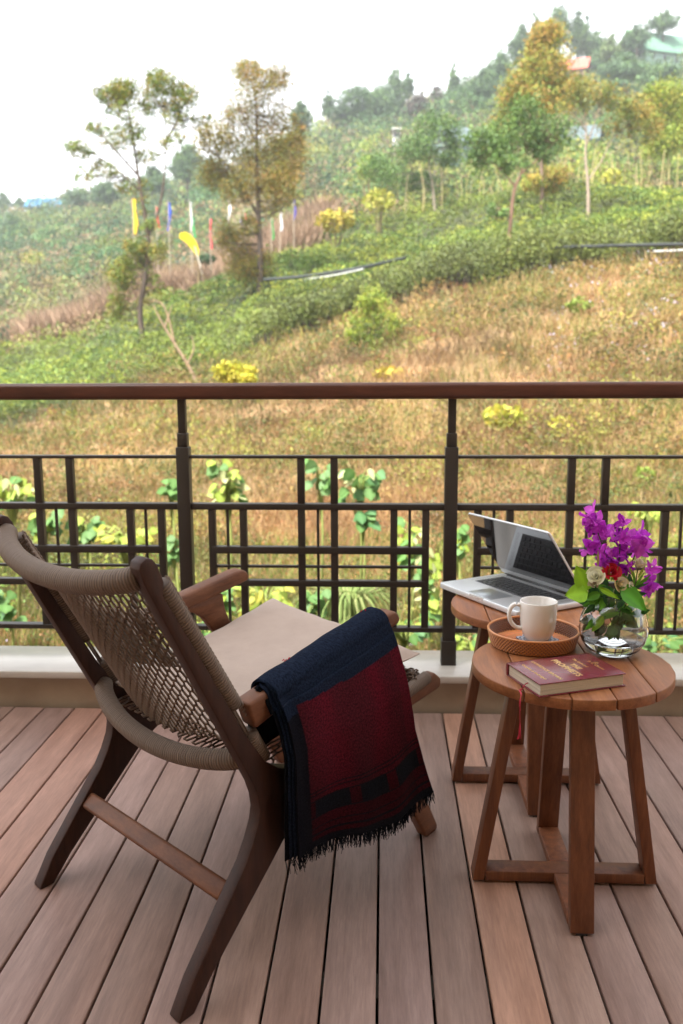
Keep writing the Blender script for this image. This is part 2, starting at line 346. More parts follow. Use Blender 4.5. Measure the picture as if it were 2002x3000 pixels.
grass('reeds',2600,2,43.5,62,14,.85,[(.40,.27,.18),(.46,.32,.22),(.34,.22,.14),(.42,.32,.16)],'tall pinkish dry reeds on the bank beyond the tea',w0=.02,smin=60,smax=760)
# low scrub: clumps of small leaves
def clumps(name,n,zs,Y0,Y1,per,rad,lsize,pal,label,hgt=.8,smin=-350,smax=1950,up_=.4,sd=1.,mt=None,scl=9.,thr=None,pf=.45):
    s,Y,P=sample(n,zs,Y0,Y1,smin,smax)
    if thr is not None:
        k=patch(P,pf,sd)>thr; s,Y,P=s[k],Y[k],P[k]; n=len(P)
    pal=np.array(pal); q=np.clip((patch(P,pf*1.9,sd+5)+1)/2+rng.normal(0,.25,n),0,.999); base=pal[(q*len(pal)).astype(int)]
    base=base*mottle(P,.55,1.3,sd)[:,None]; k=np.clip(Y/scl,.8,12)**.8; rep=np.repeat(np.arange(n),per); m=len(rep)
    d=rng.normal(size=(m,3)); d/=np.linalg.norm(d,axis=1)[:,None]; r=rng.uniform(.35,1,(m,1))**.5
    c=P[rep]+d*r*(rad*k[rep]*rng.uniform(.6,1.3,n)[rep])[:,None]*np.array([1,1,hgt]); c[:,2]+=(rad*k*hgt*.5)[rep]
    V,cc=leaves(c,lsize*k[rep],base[rep],.6,up_)
    return polys(name,V,4,mt or M['leaf'],col=cc,kind='stuff',label=label)
GREENS=[(.11,.15,.03),(.18,.21,.035),(.08,.11,.035),(.23,.23,.04),(.13,.14,.04)]
clumps('undergrowth',5000,0,5.2,34,52,.18,.033,GREENS,'low green and olive scrub among the dry grass',sd=2.,thr=-.45,pf=.5)
clumps('weeds',620,0,5.2,9.5,70,.20,.040,[(.10,.17,.03),(.17,.23,.035),(.24,.28,.04),(.13,.17,.04)],'fresh green weeds low behind the railing',sd=21.,thr=-.2,pf=.9,hgt=1.1)
clumps('bracken',3600,0,5.2,34,46,.17,.030,[(.25,.115,.045),(.34,.165,.06),(.16,.08,.04),(.29,.17,.055),(.33,.20,.08),(.13,.075,.045)],'brown withered scrub on the slope',sd=9.,thr=-.5,pf=.7)
clumps('mound_shrubs',430,0,6,34,220,.42,.036,[(.13,.14,.035),(.20,.125,.055),(.09,.125,.035),(.27,.19,.06),(.22,.22,.04)],'rounded olive and brown mounds of scrub on the dry slope',sd=17.,hgt=.75,thr=-.3)
clumps('wild_flowers',150,0,5.5,9,14,.16,.03,[(.55,.48,.72),(.62,.58,.70)],'pale lilac wild flowers in the dry grass',sd=4.,up_=.8)
clumps('wild_flowers',60,0,17,28,14,.16,.03,[(.55,.48,.72),(.62,.58,.70)],'pale lilac wild flowers at the foot of the tea garden',sd=4.,smin=1250,smax=1568)
# tea bushes: domed cushions of small bright leaves in contour rows
def tea():
    V=[];Cc=[]
    s,Y,P=sample(6000,1,15,57,-350,1950)
    n=len(P); rr=.45*rng.uniform(.8,1.35,n)*np.clip(Y/32,.8,1.4); hz=.62*rng.uniform(.7,1.15,n)
    row=np.sin((P[:,2]*1.0+P[:,1]*.75+.15*P[:,0])*2.4+.6*np.sin(P[:,0]*.4)); kp=(row>-.35)|(rng.uniform(0,1,n)<.25); s,Y,P,rr,hz,row=s[kp],Y[kp],P[kp],rr[kp],hz[kp],row[kp]; n=len(P); hz*=np.where(row>0,1.15,.7)
    per=56; rep=np.repeat(np.arange(n),per); m=len(rep)
    d=rng.normal(size=(m,3)); d[:,2]=abs(d[:,2])*1.1; d/=np.linalg.norm(d,axis=1)[:,None]
    c=P[rep]+d*np.stack([rr[rep],rr[rep],hz[rep]],1); c[:,2]+=.05
    pal=np.array([(.10,.17,.035),(.15,.23,.04),(.29,.32,.045),(.085,.14,.04),(.21,.27,.04),(.17,.22,.05)])
    q=np.clip((patch(P,.35,11)+1)/2+rng.normal(0,.2,n),0,.999); base=(pal[(q*6).astype(int)]*mottle(P,.55,1.25,5)[:,None])[rep]
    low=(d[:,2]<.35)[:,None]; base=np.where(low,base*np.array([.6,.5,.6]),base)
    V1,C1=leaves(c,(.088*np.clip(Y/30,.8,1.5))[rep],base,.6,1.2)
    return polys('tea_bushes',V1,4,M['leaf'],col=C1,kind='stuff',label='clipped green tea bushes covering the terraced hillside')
tea()
# the taller ragged front edge of the tea garden
def teaedge():
    S=rng.uniform(600,1900,260); Yq=np.array([[y for y in np.linspace(18,46,120) if py(np.array([s_]),np.array([y]))[0]<np.interp(s_,LOWX,LOWY)][0] for s_ in S])
    P=ground(S,Yq+rng.uniform(-.2,.9,260)); n=len(P); per=170; rep=np.repeat(np.arange(n),per); m=len(rep)
    d=rng.normal(size=(m,3)); d/=np.linalg.norm(d,axis=1)[:,None]; r=rng.uniform(.5,1,(m,1))**.4; rr=(rng.uniform(.45,.75,n)*np.where(S>900,1.25,.8))[rep][:,None]
    c=P[rep]+d*r*rr*np.array([1,1,.8]); c[:,2]+=.72
    pal=np.array([(.12,.15,.04),(.17,.20,.045),(.10,.12,.045)]); V,cc=leaves(c,.09,pal[rng.integers(0,3,n)][rep],.6,.8)
    polys('tea_hedge',V,4,M['leaf'],col=cc,kind='stuff',label='ragged darker front edge of the tea garden above the dry slope')
    st=Bag()
    for i in range(n):
        for k in range(3):
            a=P[i]+np.array([R.uniform(-.3,.3),R.uniform(-.3,.1),-.1]); st.tube([a,a+np.array([R.uniform(-.1,.1),0,.5])],.03,3,(.035,.026,.02))
    st.build('tea_stems',M['bark'],kind='stuff',label='bare brown stems under the edge of the tea bushes')
teaedge()
FAR=[(.08,.15,.06),(.13,.20,.055),(.05,.09,.05),(.20,.23,.05),(.18,.13,.07),(.17,.24,.05),(.22,.17,.08)]
clumps('far_scrub',4700,2,34,200,38,.6,.155,FAR,'mixed green and brown bushes covering the far hillside',sd=6.,scl=32,pf=.06,smin=-300,smax=1850)
clumps('woodland',560,2,60,190,210,1.9,.28,[(.08,.16,.06),(.12,.21,.06),(.055,.10,.055),(.22,.27,.05),(.14,.11,.07),(.28,.29,.06),(.15,.23,.06)],'dense dark and bluish thickets on the upper right hillside',sd=13.,scl=90,pf=.05,smin=640,smax=1900,thr=-.6,hgt=.9)
clumps('woodland',480,2,80,195,170,1.7,.26,[(.06,.13,.055),(.08,.18,.065),(.05,.09,.055),(.15,.20,.05)],'dense green thickets on the left hillside',sd=3.,scl=90,pf=.05,smin=-300,smax=520,hgt=.8)
clumps('cane_foliage',400,2,50,68,110,.85,.16,[(.22,.28,.05),(.13,.20,.05),(.30,.33,.05),(.09,.15,.05)],'fresh yellow-green foliage around the bamboo canes behind the tea',sd=8.,scl=60,smin=820,smax=1900,hgt=1.3)
clumps('far_grass',1800,2,34,110,30,.5,.14,[(.25,.165,.09),(.29,.19,.11),(.20,.14,.08),(.22,.20,.07)],'pinkish dry grass and reeds on the far bank',sd=1.,scl=32,pf=.06,smin=-300,smax=1000,hgt=1.1,up_=0)

# ---------------------------------------------------------------- trees
def tree(name,label,cat,base,trunk,blobs,Y,pal,r0=.12,leaf=.12,barkcol=(.085,.062,.048),group=None,branches=(),dpth=1.,twigs=True,droop=0.,dens=4.2,snap=True):
    """trunk / branches / blobs are given where they stand at distance Y; blobs = (x,y,rx,ry,n)"""
    base=np.asarray(base); sc1=1.27679*Y/FPX
    if snap: trunk=[(trunk[0][0],float(py(np.array([float(trunk[0][0])]),np.array([float(Y)]))[0]))]+list(trunk[1:])
    off=base*0 if snap else base-at(*trunk[0],Y); TP=[at(x,y,Y)+off for x,y in trunk]
    TP[0]=base-np.array([0,0,.25])
    root=empty(name,tuple(base),label=label,cat=cat,group=group)
    def loc(P_): return [np.asarray(p)-base for p in P_]
    n=max(8,len(TP)*4); pp=smoothpath(loc(TP),n); rr=r0*(1-np.linspace(0,.82,n))
    rr[0]*=1.35; V,F,U=tube_data(pp,rr,7); tk=Bag(); tk.add(V,F,barkcol,U)
    BR=[]
    for b in branches:
        bp=smoothpath(loc([at(x,y,Y)+off for x,y in b]),12); tk.tube(bp,r0*.45*(1-np.linspace(0,.8,12)),5,barkcol); BR.append(bp)
    Vs=[];Cs=[]; pal=np.array(pal)
    allp=np.concatenate([pp]+BR)
    for bi,(x,y,rx,ry,nl) in enumerate(blobs):
        c=at(x,y,Y)+off-base+np.array([0,rng.uniform(-.6,.6)*rx*sc1*dpth,0])
        Rr=np.array([rx*sc1,rx*sc1*.8*dpth,ry*sc1])
        nl=nl*dens; nc=max(4,int(nl/22)); d=rng.normal(size=(nc,3)); d/=np.linalg.norm(d,axis=1)[:,None]; cc=c+d*Rr*rng.uniform(.15,1.05,(nc,1))**.5
        rep=np.repeat(np.arange(nc),22); pc=cc[rep]+rng.normal(0,1,(len(rep),3))*min(min(rx,ry)*sc1*.27,.0052*Y*(1 if Y<60 else 1.4))
        if droop: pc[:,2]-=abs(rng.normal(0,droop,len(rep)))
        bcol=pal[rng.integers(0,len(pal),nc)]*rng.uniform(.8,1.2,(nc,1)); v,k=leaves(pc,leaf,bcol[rep],.5,.3); Vs.append(v);Cs.append(k)
        if twigs:
            for q in range(min(nc,9)):
                t=cc[q]; low=allp[allp[:,2]<t[2]+.1]; 
                if len(low)==0: low=allp
                a=low[np.argmin(np.linalg.norm(low-t,axis=1)+rng.uniform(0,.4,len(low)))]; mid=(a+t)/2+rng.normal(0,.04,3)*np.linalg.norm(t-a); mid[2]-=.06*np.linalg.norm(t-a)
                tk.tube([a,mid,t],[r0*.16,r0*.11,r0*.05],3,barkcol)
    tk.build('trunk',M['bark'],root,smooth=True)
    polys('crown',np.concatenate(Vs),4,M['leaf'],root,col=np.concatenate(Cs))
    return root
def findY(s,y,lo=5,hi=60):
    Y=np.linspace(lo,hi,600); v=py(np.full(600,float(s)),Y); k=np.argmin(abs(v-y)); return Y[k]
OL=[(.17,.165,.025),(.26,.20,.035),(.26,.15,.04),(.14,.145,.03)]
GR=[(.09,.15,.025),(.14,.20,.03),(.18,.22,.035)]
BG=[(.10,.18,.05),(.14,.23,.055),(.08,.14,.045)]
Yt=findY(335,798); tree('tall_tree','slender two-stemmed tree with thin leafy crown and green tufts low on its dark trunk','tree',G(335,Yt),
 [(337,800),(322,720),(333,640),(342,570),(334,500),(322,430),(310,350),(300,280),(285,215)],
 [(300,260,40,30,110),(262,250,22,18,80),(318,300,22,26,60),(252,330,26,20,70),(322,470,18,30,50),(395,245,24,16,90),(415,315,18,16,40),(165,335,14,10,40),(330,620,26,60,150),(282,208,42,26,620),(240,222,22,14,120),(372,195,38,28,520),(425,222,32,24,330),(345,235,40,22,260),(222,295,24,16,120),(185,345,32,24,170),(280,315,36,30,240),(330,360,34,20,110),(240,385,38,22,150),(300,425,40,22,150),(200,405,40,16,90),(430,275,30,22,80),(473,272,10,18,40),(395,270,34,24,100),(400,330,30,20,60),(345,330,40,40,60),
  (282,635,30,36,560),(268,700,20,32,260),(318,565,34,20,260),(362,578,26,20,160),(300,600,30,20,200),(360,660,20,30,70),(345,520,22,14,90)],Yt,GR+OL[:2],.11,.095,
  branches=[[(340,545),(365,480),(378,400),(381,310),(372,215)],[(325,440),(280,400),(215,350)],[(315,400),(260,340),(225,300)],[(378,330),(410,270),(430,225)]])
Yt=findY(597,700); tree('tall_tree','tall full tree with olive and rust crown and straight dark trunk on the tea slope','tree',G(597,Yt),
 [(597,700),(598,640),(597,560),(592,450),(590,380),(590,300),(586,200)],
 [(568,158,34,22,300),(590,200,62,40,620),(640,185,28,24,220),(545,260,45,34,420),(625,265,55,36,560),(500,325,44,42,800),(590,335,60,50,900),(665,350,38,55,800),(490,395,44,34,560),(585,410,60,34,700),(655,430,45,40,600),(545,440,40,25,250),(620,470,30,22,150),
  (545,570,38,46,620),(600,600,24,34,260),(518,540,22,30,220),(560,620,36,26,340),(575,520,24,22,200),(690,310,14,20,60)],Yt,OL+[(.18,.145,.035)],.14,.095,
  branches=[[(594,500),(550,420),(505,360)],[(592,440),(640,380),(668,330)],[(590,330),(560,270),(548,240)]])
Yt=findY(1165,598); tree('umbrella_tree','flat-topped green tree with slim pink-brown trunk at the tea garden edge','tree',G(1165,Yt),
 [(1165,598),(1172,510),(1180,440),(1195,400),(1210,350)],
 [(1200,300,80,36,1500),(1125,335,50,30,700),(1280,300,46,34,600),(1210,248,46,30,600),(1165,375,60,20,400),(1092,365,26,24,200),(1250,345,40,20,350),(1140,486,26,14,160),(1180,455,24,8,50),(1090,320,30,22,240)],Yt,BG+GR[:1],.09,.12,barkcol=(.22,.13,.09),dens=1.9,
  branches=[[(1183,430),(1150,390),(1110,360)],[(1195,400),(1240,360),(1280,320)]])
Yt=findY(1242,498); tree('tall_tree','tallest tree on the right, green top over an orange and yellow crown','tree',G(1242,Yt),
 [(1242,498),(1244,420),(1240,320),(1235,220),(1250,110)],
 [(1258,88,36,28,560),(1228,110,20,24,160),(1225,150,30,28,300),(1200,200,42,40,700),(1262,165,42,44,600),(1285,215,44,36,420),(1178,240,34,28,420),(1225,250,46,34,520),(1160,280,30,24,260),(1262,408,44,26,600),(1222,420,24,14,120)],Yt,[(.34,.27,.05),(.36,.22,.05),(.18,.24,.04),(.28,.28,.05)],.11,.15,barkcol=(.2,.14,.1),branches=[[(1242,430),(1280,400)]])
Yt=findY(1350,525); tree('slender_tree','thin pale-trunked tree with sparse olive crown and a leaning right-hand limb','tree',G(1350,Yt),
 [(1350,525),(1350,440),(1344,360),(1345,290),(1335,240)],
 [(1350,212,52,26,520),(1315,238,34,24,260),(1395,225,36,24,240),(1440,262,48,26,520),(1480,300,40,24,330),(1400,290,30,18,120),(1470,250,40,22,300),(1330,190,36,16,180)],Yt,[(.24,.22,.04),(.30,.21,.045),(.14,.19,.045)],.085,.12,barkcol=(.30,.24,.19),dens=2.6,
  branches=[[(1349,415),(1380,370),(1405,320),(1440,290)],[(1348,330),(1365,280),(1375,240)],[(1344,300),(1320,260)]])
Yt=52.; tree('broad_tree','rounded blue-green tree left of the flat-topped one, behind the tea','tree',G(1000,Yt),
 [(1000,458),(992,420),(985,380),(990,330)],
 [(1000,295,52,26,800),(950,345,40,30,700),(1020,350,40,26,560),(900,405,40,30,560),(960,415,44,22,520),(1040,320,20,20,200),(860,380,34,26,420)],Yt,BG,.1,.17,barkcol=(.3,.26,.2),dens=2.,branches=[[(995,430),(950,400),(910,400)]])
Yt=54.; tree('yellow_tree','bright yellow-green feathery tree at the right edge of the view','tree',G(1535,Yt),
 [(1535,445),(1535,380),(1530,300),(1532,240)],
 [(1525,225,40,30,620),(1560,270,34,34,520),(1500,270,30,26,320),(1545,320,44,26,480),(1510,345,34,20,260),(1500,215,20,14,120)],Yt,[(.28,.33,.04),(.34,.33,.05),(.20,.27,.04)],.09,.17,barkcol=(.34,.32,.12),branches=[[(1535,400),(1510,340)],[(1534,380),(1560,310)]])
# bare pale sapling, lime tree and green sapling on the slope
Yt=findY(465,896); tree('bare_sapling','pale leaning bare sapling rising from behind the handrail','tree',G(465,Yt),[(458,896),(452,880),(430,835),(402,790),(372,740),(352,700)],[(400,800,20,20,22),(340,690,12,10,22)],Yt,[(.2,.18,.06)],.07,.09,barkcol=(.28,.20,.13),branches=[[(430,838),(445,800),(440,770)],[(402,790),(375,700),(330,692)],[(380,750),(395,700)]],twigs=False)
Yt=findY(545,1005,8,24); tree('lime_bush','lime yellow round-topped young tree just above the handrail','young tree',G(545,Yt),[(545,1005),(545,965),(544,925),(540,880)],[(540,860,42,22,420),(520,850,26,16,160),(565,872,24,14,160)],Yt,[(.42,.42,.04),(.46,.40,.05)],.022,.09,barkcol=(.14,.12,.05),twigs=False)
Yt=findY(858,805,8,26); tree('green_sapling','leafy light green sapling halfway up the dry slope','young tree',G(855,Yt),[(858,805),(857,760),(856,700)],[(855,690,38,30,260),(830,735,34,26,200),(885,740,36,28,200),(855,780,42,24,200),(815,770,24,18,100)],Yt,[(.22,.29,.04),(.30,.34,.05),(.15,.22,.04)],.03,.08,barkcol=(.2,.17,.08),dens=4.5)
# yellow shrubs
def shrub(label,x,y,Y,rx,ry,n,pal,leaf,name='shrub',stem=True):
    c=None
    if Y<30: Yn=findY(x,y+ry*1.5,5,30); leaf*=Yn/Y; Y=Yn
    c=at(x,y,Y); s_=x; g=G(s_,Y); g[0]=c[0]; sc1=1.27679*Y/FPX
    root=empty(name,tuple(g),label=label,cat='shrub')
    d=rng.normal(size=(n,3)); d/=np.linalg.norm(d,axis=1)[:,None]; pc=(c-g)+d*np.array([rx,rx*.8,ry])*sc1*rng.uniform(.2,1,(n,1))**.5
    v,k=leaves(pc,leaf,np.array(pal)[rng.integers(0,len(pal),n)],.6,.5); polys('foliage',v,4,M['leaf'],root,col=k)
    if stem:
        b=Bag()
        for i in range(6): b.tube([(R.uniform(-.05,.05),R.uniform(-.05,.05),-.1),tuple(pc[i]*.5+np.array([0,0,0])),tuple(pc[i])],[.012*Y/10,.008*Y/10,.003*Y/10],3,(.16,.13,.06))
        b.build('stem',M['bark'],root)
    return root
YG=[(.40,.38,.05),(.48,.42,.07),(.30,.34,.05)]
shrub('pale yellow shrub above the right part of the railing',1160,955,10.5,52,26,170,YG,.10); shrub('small yellow sprig left of the pale yellow shrub near the handrail',1290,975,11,32,26,40,YG,.07)
shrub('small golden bush just above the handrail',890,856,14,38,14,90,[(.48,.38,.06),(.40,.34,.05)],.10)
shrub('orange-yellow banana-like bush below the tea garden crest',770,505,44,48,26,380,[(.42,.33,.06),(.34,.31,.05)],.26); shrub('yellow-green bush between the orange bush and the bamboo canes',870,460,46,36,26,320,[(.30,.33,.05),(.36,.34,.06)],.24)
shrub('green-yellow clump beside the white hut',850,385,60,34,30,300,[(.24,.30,.05),(.16,.24,.05)],.26); shrub('bright yellow clump between the two right-hand trunks',1290,400,58,38,20,280,[(.42,.40,.05),(.30,.32,.05)],.24)
shrub('yellow tuft right of the thin pale trunk',1405,405,50,22,18,160,[(.42,.40,.05),(.30,.32,.05)],.2); shrub('lime shrub on the far bank at left',115,740,55,26,14,160,[(.26,.30,.06),(.2,.25,.05)],.2)
shrub('pale lime bush left of the two-stemmed tree, on the far bank',75,590,85,30,16,160,[(.26,.30,.06),(.30,.27,.06)],.3); shrub('orange tuft near the foot of the flags',395,700,44,16,6,60,[(.5,.26,.05)],.2)
shrub('yellow-leaved bush high on the slope by the olive tree',745,470,55,28,26,140,[(.30,.32,.05),(.24,.20,.06)],.22)
shrub('dark green cushion bush under the red flag',475,595,46,22,12,200,[(.05,.10,.04)],.2)
shrub('yellow-green sprigs right of the laptop at the dry slope foot',1400,1090,9,30,14,60,YG,.06); shrub('fresh green ferny bush at the far right of the slope',1480,1090,9,26,22,90,[(.2,.28,.05)],.06)
shrub('green leafy weed low at the right of the slope',1330,700,19,30,18,120,[(.22,.30,.06)],.13)

for (x,y0,y1,lb) in ((4,752,806,'dark green cypress at the very left edge on the far bank'),(17,748,806,'dark green cypress just right of the edge one on the far bank')):
    Yc=46.; sc1=1.27679*Yc/FPX; tree('cypress',lb,'tree',at(x,y1,Yc),[(x,y1),(x,(y0+y1)/2),(x,y0)],[(x,y,4,10,50) for y in range(y0+4,y1,9)],Yc,[(.04,.09,.04)],.05,.12,twigs=False,snap=False,dens=2.)
# skyline trees
SK=[(905,205,20,42,260,'feathery blue-green bamboo on the ridge left of a smaller one',165),(937,190,10,22,90,'small bamboo plume right of the feathery one on the ridge',165),(820,232,44,28,330,'wide round tree at the left end of the ridge',160),(785,262,26,22,160,'low bushy tree at the left foot of the ridge wood',160),
(1001,225,14,30,110,'narrow purplish tree between the plumes on the ridge',160),(1042,185,10,42,130,'lone leaning plume on the ridge',165),(1150,158,32,34,320,'dark tall bush left of the big orange tree on the ridge',150),(1112,195,36,28,320,'dark bluish thicket tree on the ridge below the tall bush',145),(1072,228,34,26,260,'grey-green rounded tree at the ridge dip',145),
(1196,96,20,34,220,'layered conifer-like tree left of the highest one',160),(1284,48,24,36,280,'highest spiky tree on the hilltop',170),(1325,68,18,40,190,'thin two-plumed tree right of the highest one',170),(1368,100,18,26,150,'small blue-green tree above the red-roofed house',170),(1402,104,16,22,120,'round light green tree by the red-roofed house',165),(1462,78,22,20,160,'open-crowned tree left of the green-roofed house',165),(1522,44,28,18,190,'flat open tree over the green-roofed house',170),
(1228,72,14,40,150,'tall narrow bamboo plume left of the highest spiky tree',172),(1345,78,14,34,130,'leaning bamboo plume right of the two-plumed tree',172),(1250,118,30,30,260,'bluish tree between the orange tree top and the plumes',165),(1388,128,30,24,240,'low blue-green tree behind the red-roofed house',168),(1436,112,22,22,170,'dark bush tree right of the light round tree on the ridge',168),(1100,215,30,22,240,'low grey-green tree in front of the dark tall bush',140),(960,238,24,20,150,'low tree between the bamboo plumes and the purplish tree',158),(752,232,10,26,70,'thin leaning bare tree at the left end of the ridge wood',158),(870,225,26,26,200,'blue-green tree beside the feathery bamboo',158),(1165,205,40,26,300,'dense thicket tree at the foot of the layered conifer',140),(1500,215,46,26,300,'broad green tree below the bluish bush at right',120),(1420,205,40,22,260,'olive green tree on the right hillside',120),
(8,458,14,16,90,'round tree at the far left of the skyline',190),(45,464,16,10,80,'low spreading tree left of the blue roof',190),(430,365,34,30,360,'big dark round tree on the skyline between the two tall trees',140),(350,408,24,22,200,'green tree on the skyline behind the two-stemmed tree',140),(690,262,18,26,150,'dark tree behind the shoulder of the olive tree',130),(180,455,30,18,200,'dark bushy tree right of the blue roof',160),(240,440,28,20,200,'olive tree on the left skyline',150),(105,560,60,32,480,'spreading green tree on the lower left hillside',120),(30,520,36,24,260,'pale blue-green tree at the left edge of the hillside',140),(480,400,26,30,220,'leafy tree on the skyline left of the olive tree',130),(1430,150,50,24,330,'green thicket tree below the green-roofed house',140),(1510,180,44,24,330,'bluish bush tree on the right hillside under the green-roofed house',130)]
for (x,y,rx,ry,n,lb,Yd) in SK:
    gy=py(np.array([x]),np.array([float(Yd)]))[0]; g=G(x,Yd); bb=max(gy,y+ry*1.1)
    off=at(x,bb,Yd)
    purple=[(.10,.085,.07)] if 'purpl' in lb else ([(.14,.20,.07)] if 'light' in lb else [(.09,.16,.07),(.12,.20,.065),(.07,.12,.06)])
    tree('skyline_tree',lb,'tree',off,[(x,bb),(x,y+ry*.6),(x,y)],[(x,y,rx*.95,ry*.6,n*1.3),(x-rx*.5,y+ry*.6,rx*.9,ry*.55,n),(x+rx*.55,y+ry*.5,rx*.8,ry*.6,n*.9),(x+rx*.1,y-ry*.6,rx*.5,ry*.5,n*.5),(x,y+ry*1.1,rx,ry*.5,n*.8)],Yd,purple,.18,.42,group='trees along the ridge',twigs=False,dens=4.,snap=False)
# bamboo canes standing behind the tea
b=Bag(); cane=None
for i in range(64):
    x=840+ (1568-840)*((i*.618)%1)+R.uniform(-5,5); Yc=R.uniform(50,56); g=G(x,Yc); h_=R.uniform(1.2,2.9); k=.020*R.uniform(.7,1.3)
    ct=Bag(); ct.tube([(0,0,-.2),(R.uniform(-.1,.1),0,h_*.5),(R.uniform(-.25,.25),0,h_)],[k,k,k*.7],5,R.choice([(.36,.30,.11),(.26,.20,.11),(.42,.34,.16)]))
    o=ct.build('bamboo_cane',M['col'],label='thin pale bamboo cane in the row behind the tea bushes',cat='cane',group='bamboo canes behind the tea bushes'); o.location=tuple(g)
# prayer flags on poles
FL=[(302,456,537,'yellow',(.75,.52,.03),'long yellow flag left of the tree trunk',14),(357,474,523,'red',(.60,.08,.06),'small red flag between the trunk and the blue flag',7),(385,463,530,'blue',(.03,.08,.50),'deep blue flag right of the two-stemmed tree',9),(434,463,530,'white',(.7,.7,.72),'white flag just left of the green one',7),(439,497,546,'green',(.04,.38,.12),'green flag beside the white one, by the yellow bent flag',8),(481,502,572,'red',(.62,.06,.08),'long red flag left of the olive tree',8),(523,462,510,'white',(.75,.75,.75),'white flag in front of the olive tree crown',9),(551,505,526,'blue',(.05,.06,.45),'short blue flag under the olive crown',7),(560,488,512,'red',(.55,.12,.08),'short red flag under the olive crown',6),(622,505,550,'green',(.05,.34,.08),'green flag right of the olive tree trunk',6),(641,488,530,'white',(.72,.70,.76),'white flag right of the green flag behind the trunk',8),(673,456,506,'blue',(.06,.06,.42),'purple-blue flag at the right end of the row',6)]
for (x,y0,y1,cn,colr,lb,wd) in FL:
    Yf=45.; p=at(x,y0,Yf); q=at(x,y1,Yf); g=G(x,Yf); ww=wd*.75*1.27679*Yf/FPX
    base=np.array([p[0],Yf,min(g[2],q[2]-.6)]); rt_=empty('flag_pole',tuple(base),label=lb,cat='flag',group='tall narrow flags on poles')
    pb=Bag(); pb.tube([(0,0,-.1),(.02,0,p[2]-base[2]+.1)],.018,5,(.36,.31,.24)); pb.build('pole',M['col'],rt_)
    V=[];F=[]; n=14
    for i in range(n+1):
        t=i/n; z=(p[2]*(1-t)+q[2]*t)-base[2]; sway=.10*t*math.sin(t*3+x); wv=ww*(1-.35*abs(math.sin(t*4+x)))
        V+=[(.02+sway,0,z),(.02+sway+wv*.5,.05*math.sin(t*7+x),z),(.02+sway+wv,.0,z-.03)]
    F=[(3*i+j,3*i+j+1,3*i+j+4,3*i+j+3) for i in range(n) for j in range(2)]
    meshobj('banner',V,F,M['petal'],rt_,smooth=True,col=np.tile(colr,(len(V),1)))
# bent yellow flag
Yf=43.; g=G(452,Yf); rt_=empty('flag_pole',tuple(g),label='leaning pole with curved bright yellow banner below the white and green flags',cat='flag',group='tall narrow flags on poles')
top=at(412,541,Yf)-g; a_=at(428,545,Yf)-g; b_=at(447,565,Yf)-g; c_=at(456,582,Yf)-g; bs=at(465,640,Yf)-g
pb=Bag(); pb.tube([bs,(bs+c_)/2,b_],[.04,.035,.03],5,(.5,.45,.38)); pb.build('pole',M['col'],rt_)
sp=smoothpath([top,a_,b_,c_],14); V=[];F=[]
for i,p in enumerate(sp):
    k=.10+.18*math.sin(i/13*2.6); V+=[p+np.array([.1*k,0,k]),p+np.array([-.1*k,.03,-k])]
meshobj('banner',V,[(2*i,2*i+1,2*i+3,2*i+2) for i in range(13)],M['petal'],rt_,smooth=True,col=np.tile((.80,.60,.02),(len(V),1)))
# pipes laid along the tea terraces
def pipe(name,label,pts,r,colr,cat):
    b=Bag(); b.tube(smoothpath([at(*p) for p in pts],24),r,6,colr); return b.build(name,M['col'],smooth=True,label=label,cat=cat)
pipe('black_pipe','long black pipe crossing the tea garden from the olive tree to the right',[(605,642,33.5),(700,634,33),(820,616,32),(930,592,33)],.06,(.02,.025,.025),'pipe')
pipe('white_pipe','pale pipe lying under the black one in the middle of the tea',[(700,641,32.6),(770,631,32),(835,617,31.6)],.025,(.45,.46,.45),'pipe')
pipe('black_pipe','short black pipe end showing left of the flat-topped tree trunk',[(1030,584,29.5),(1066,577,29.5)],.05,(.02,.025,.025),'pipe')
pipe('black_pipe','black pipe running to the right edge through the tea',[(1240,572,27.5),(1300,567,27),(1440,563,26.5),(1600,560,26)],.05,(.02,.025,.025),'pipe')
pipe('white_pipe','pale strip of pipe below the black one at the right edge',[(1500,577,25.6),(1600,573,25.4)],.025,(.45,.45,.44),'pipe')
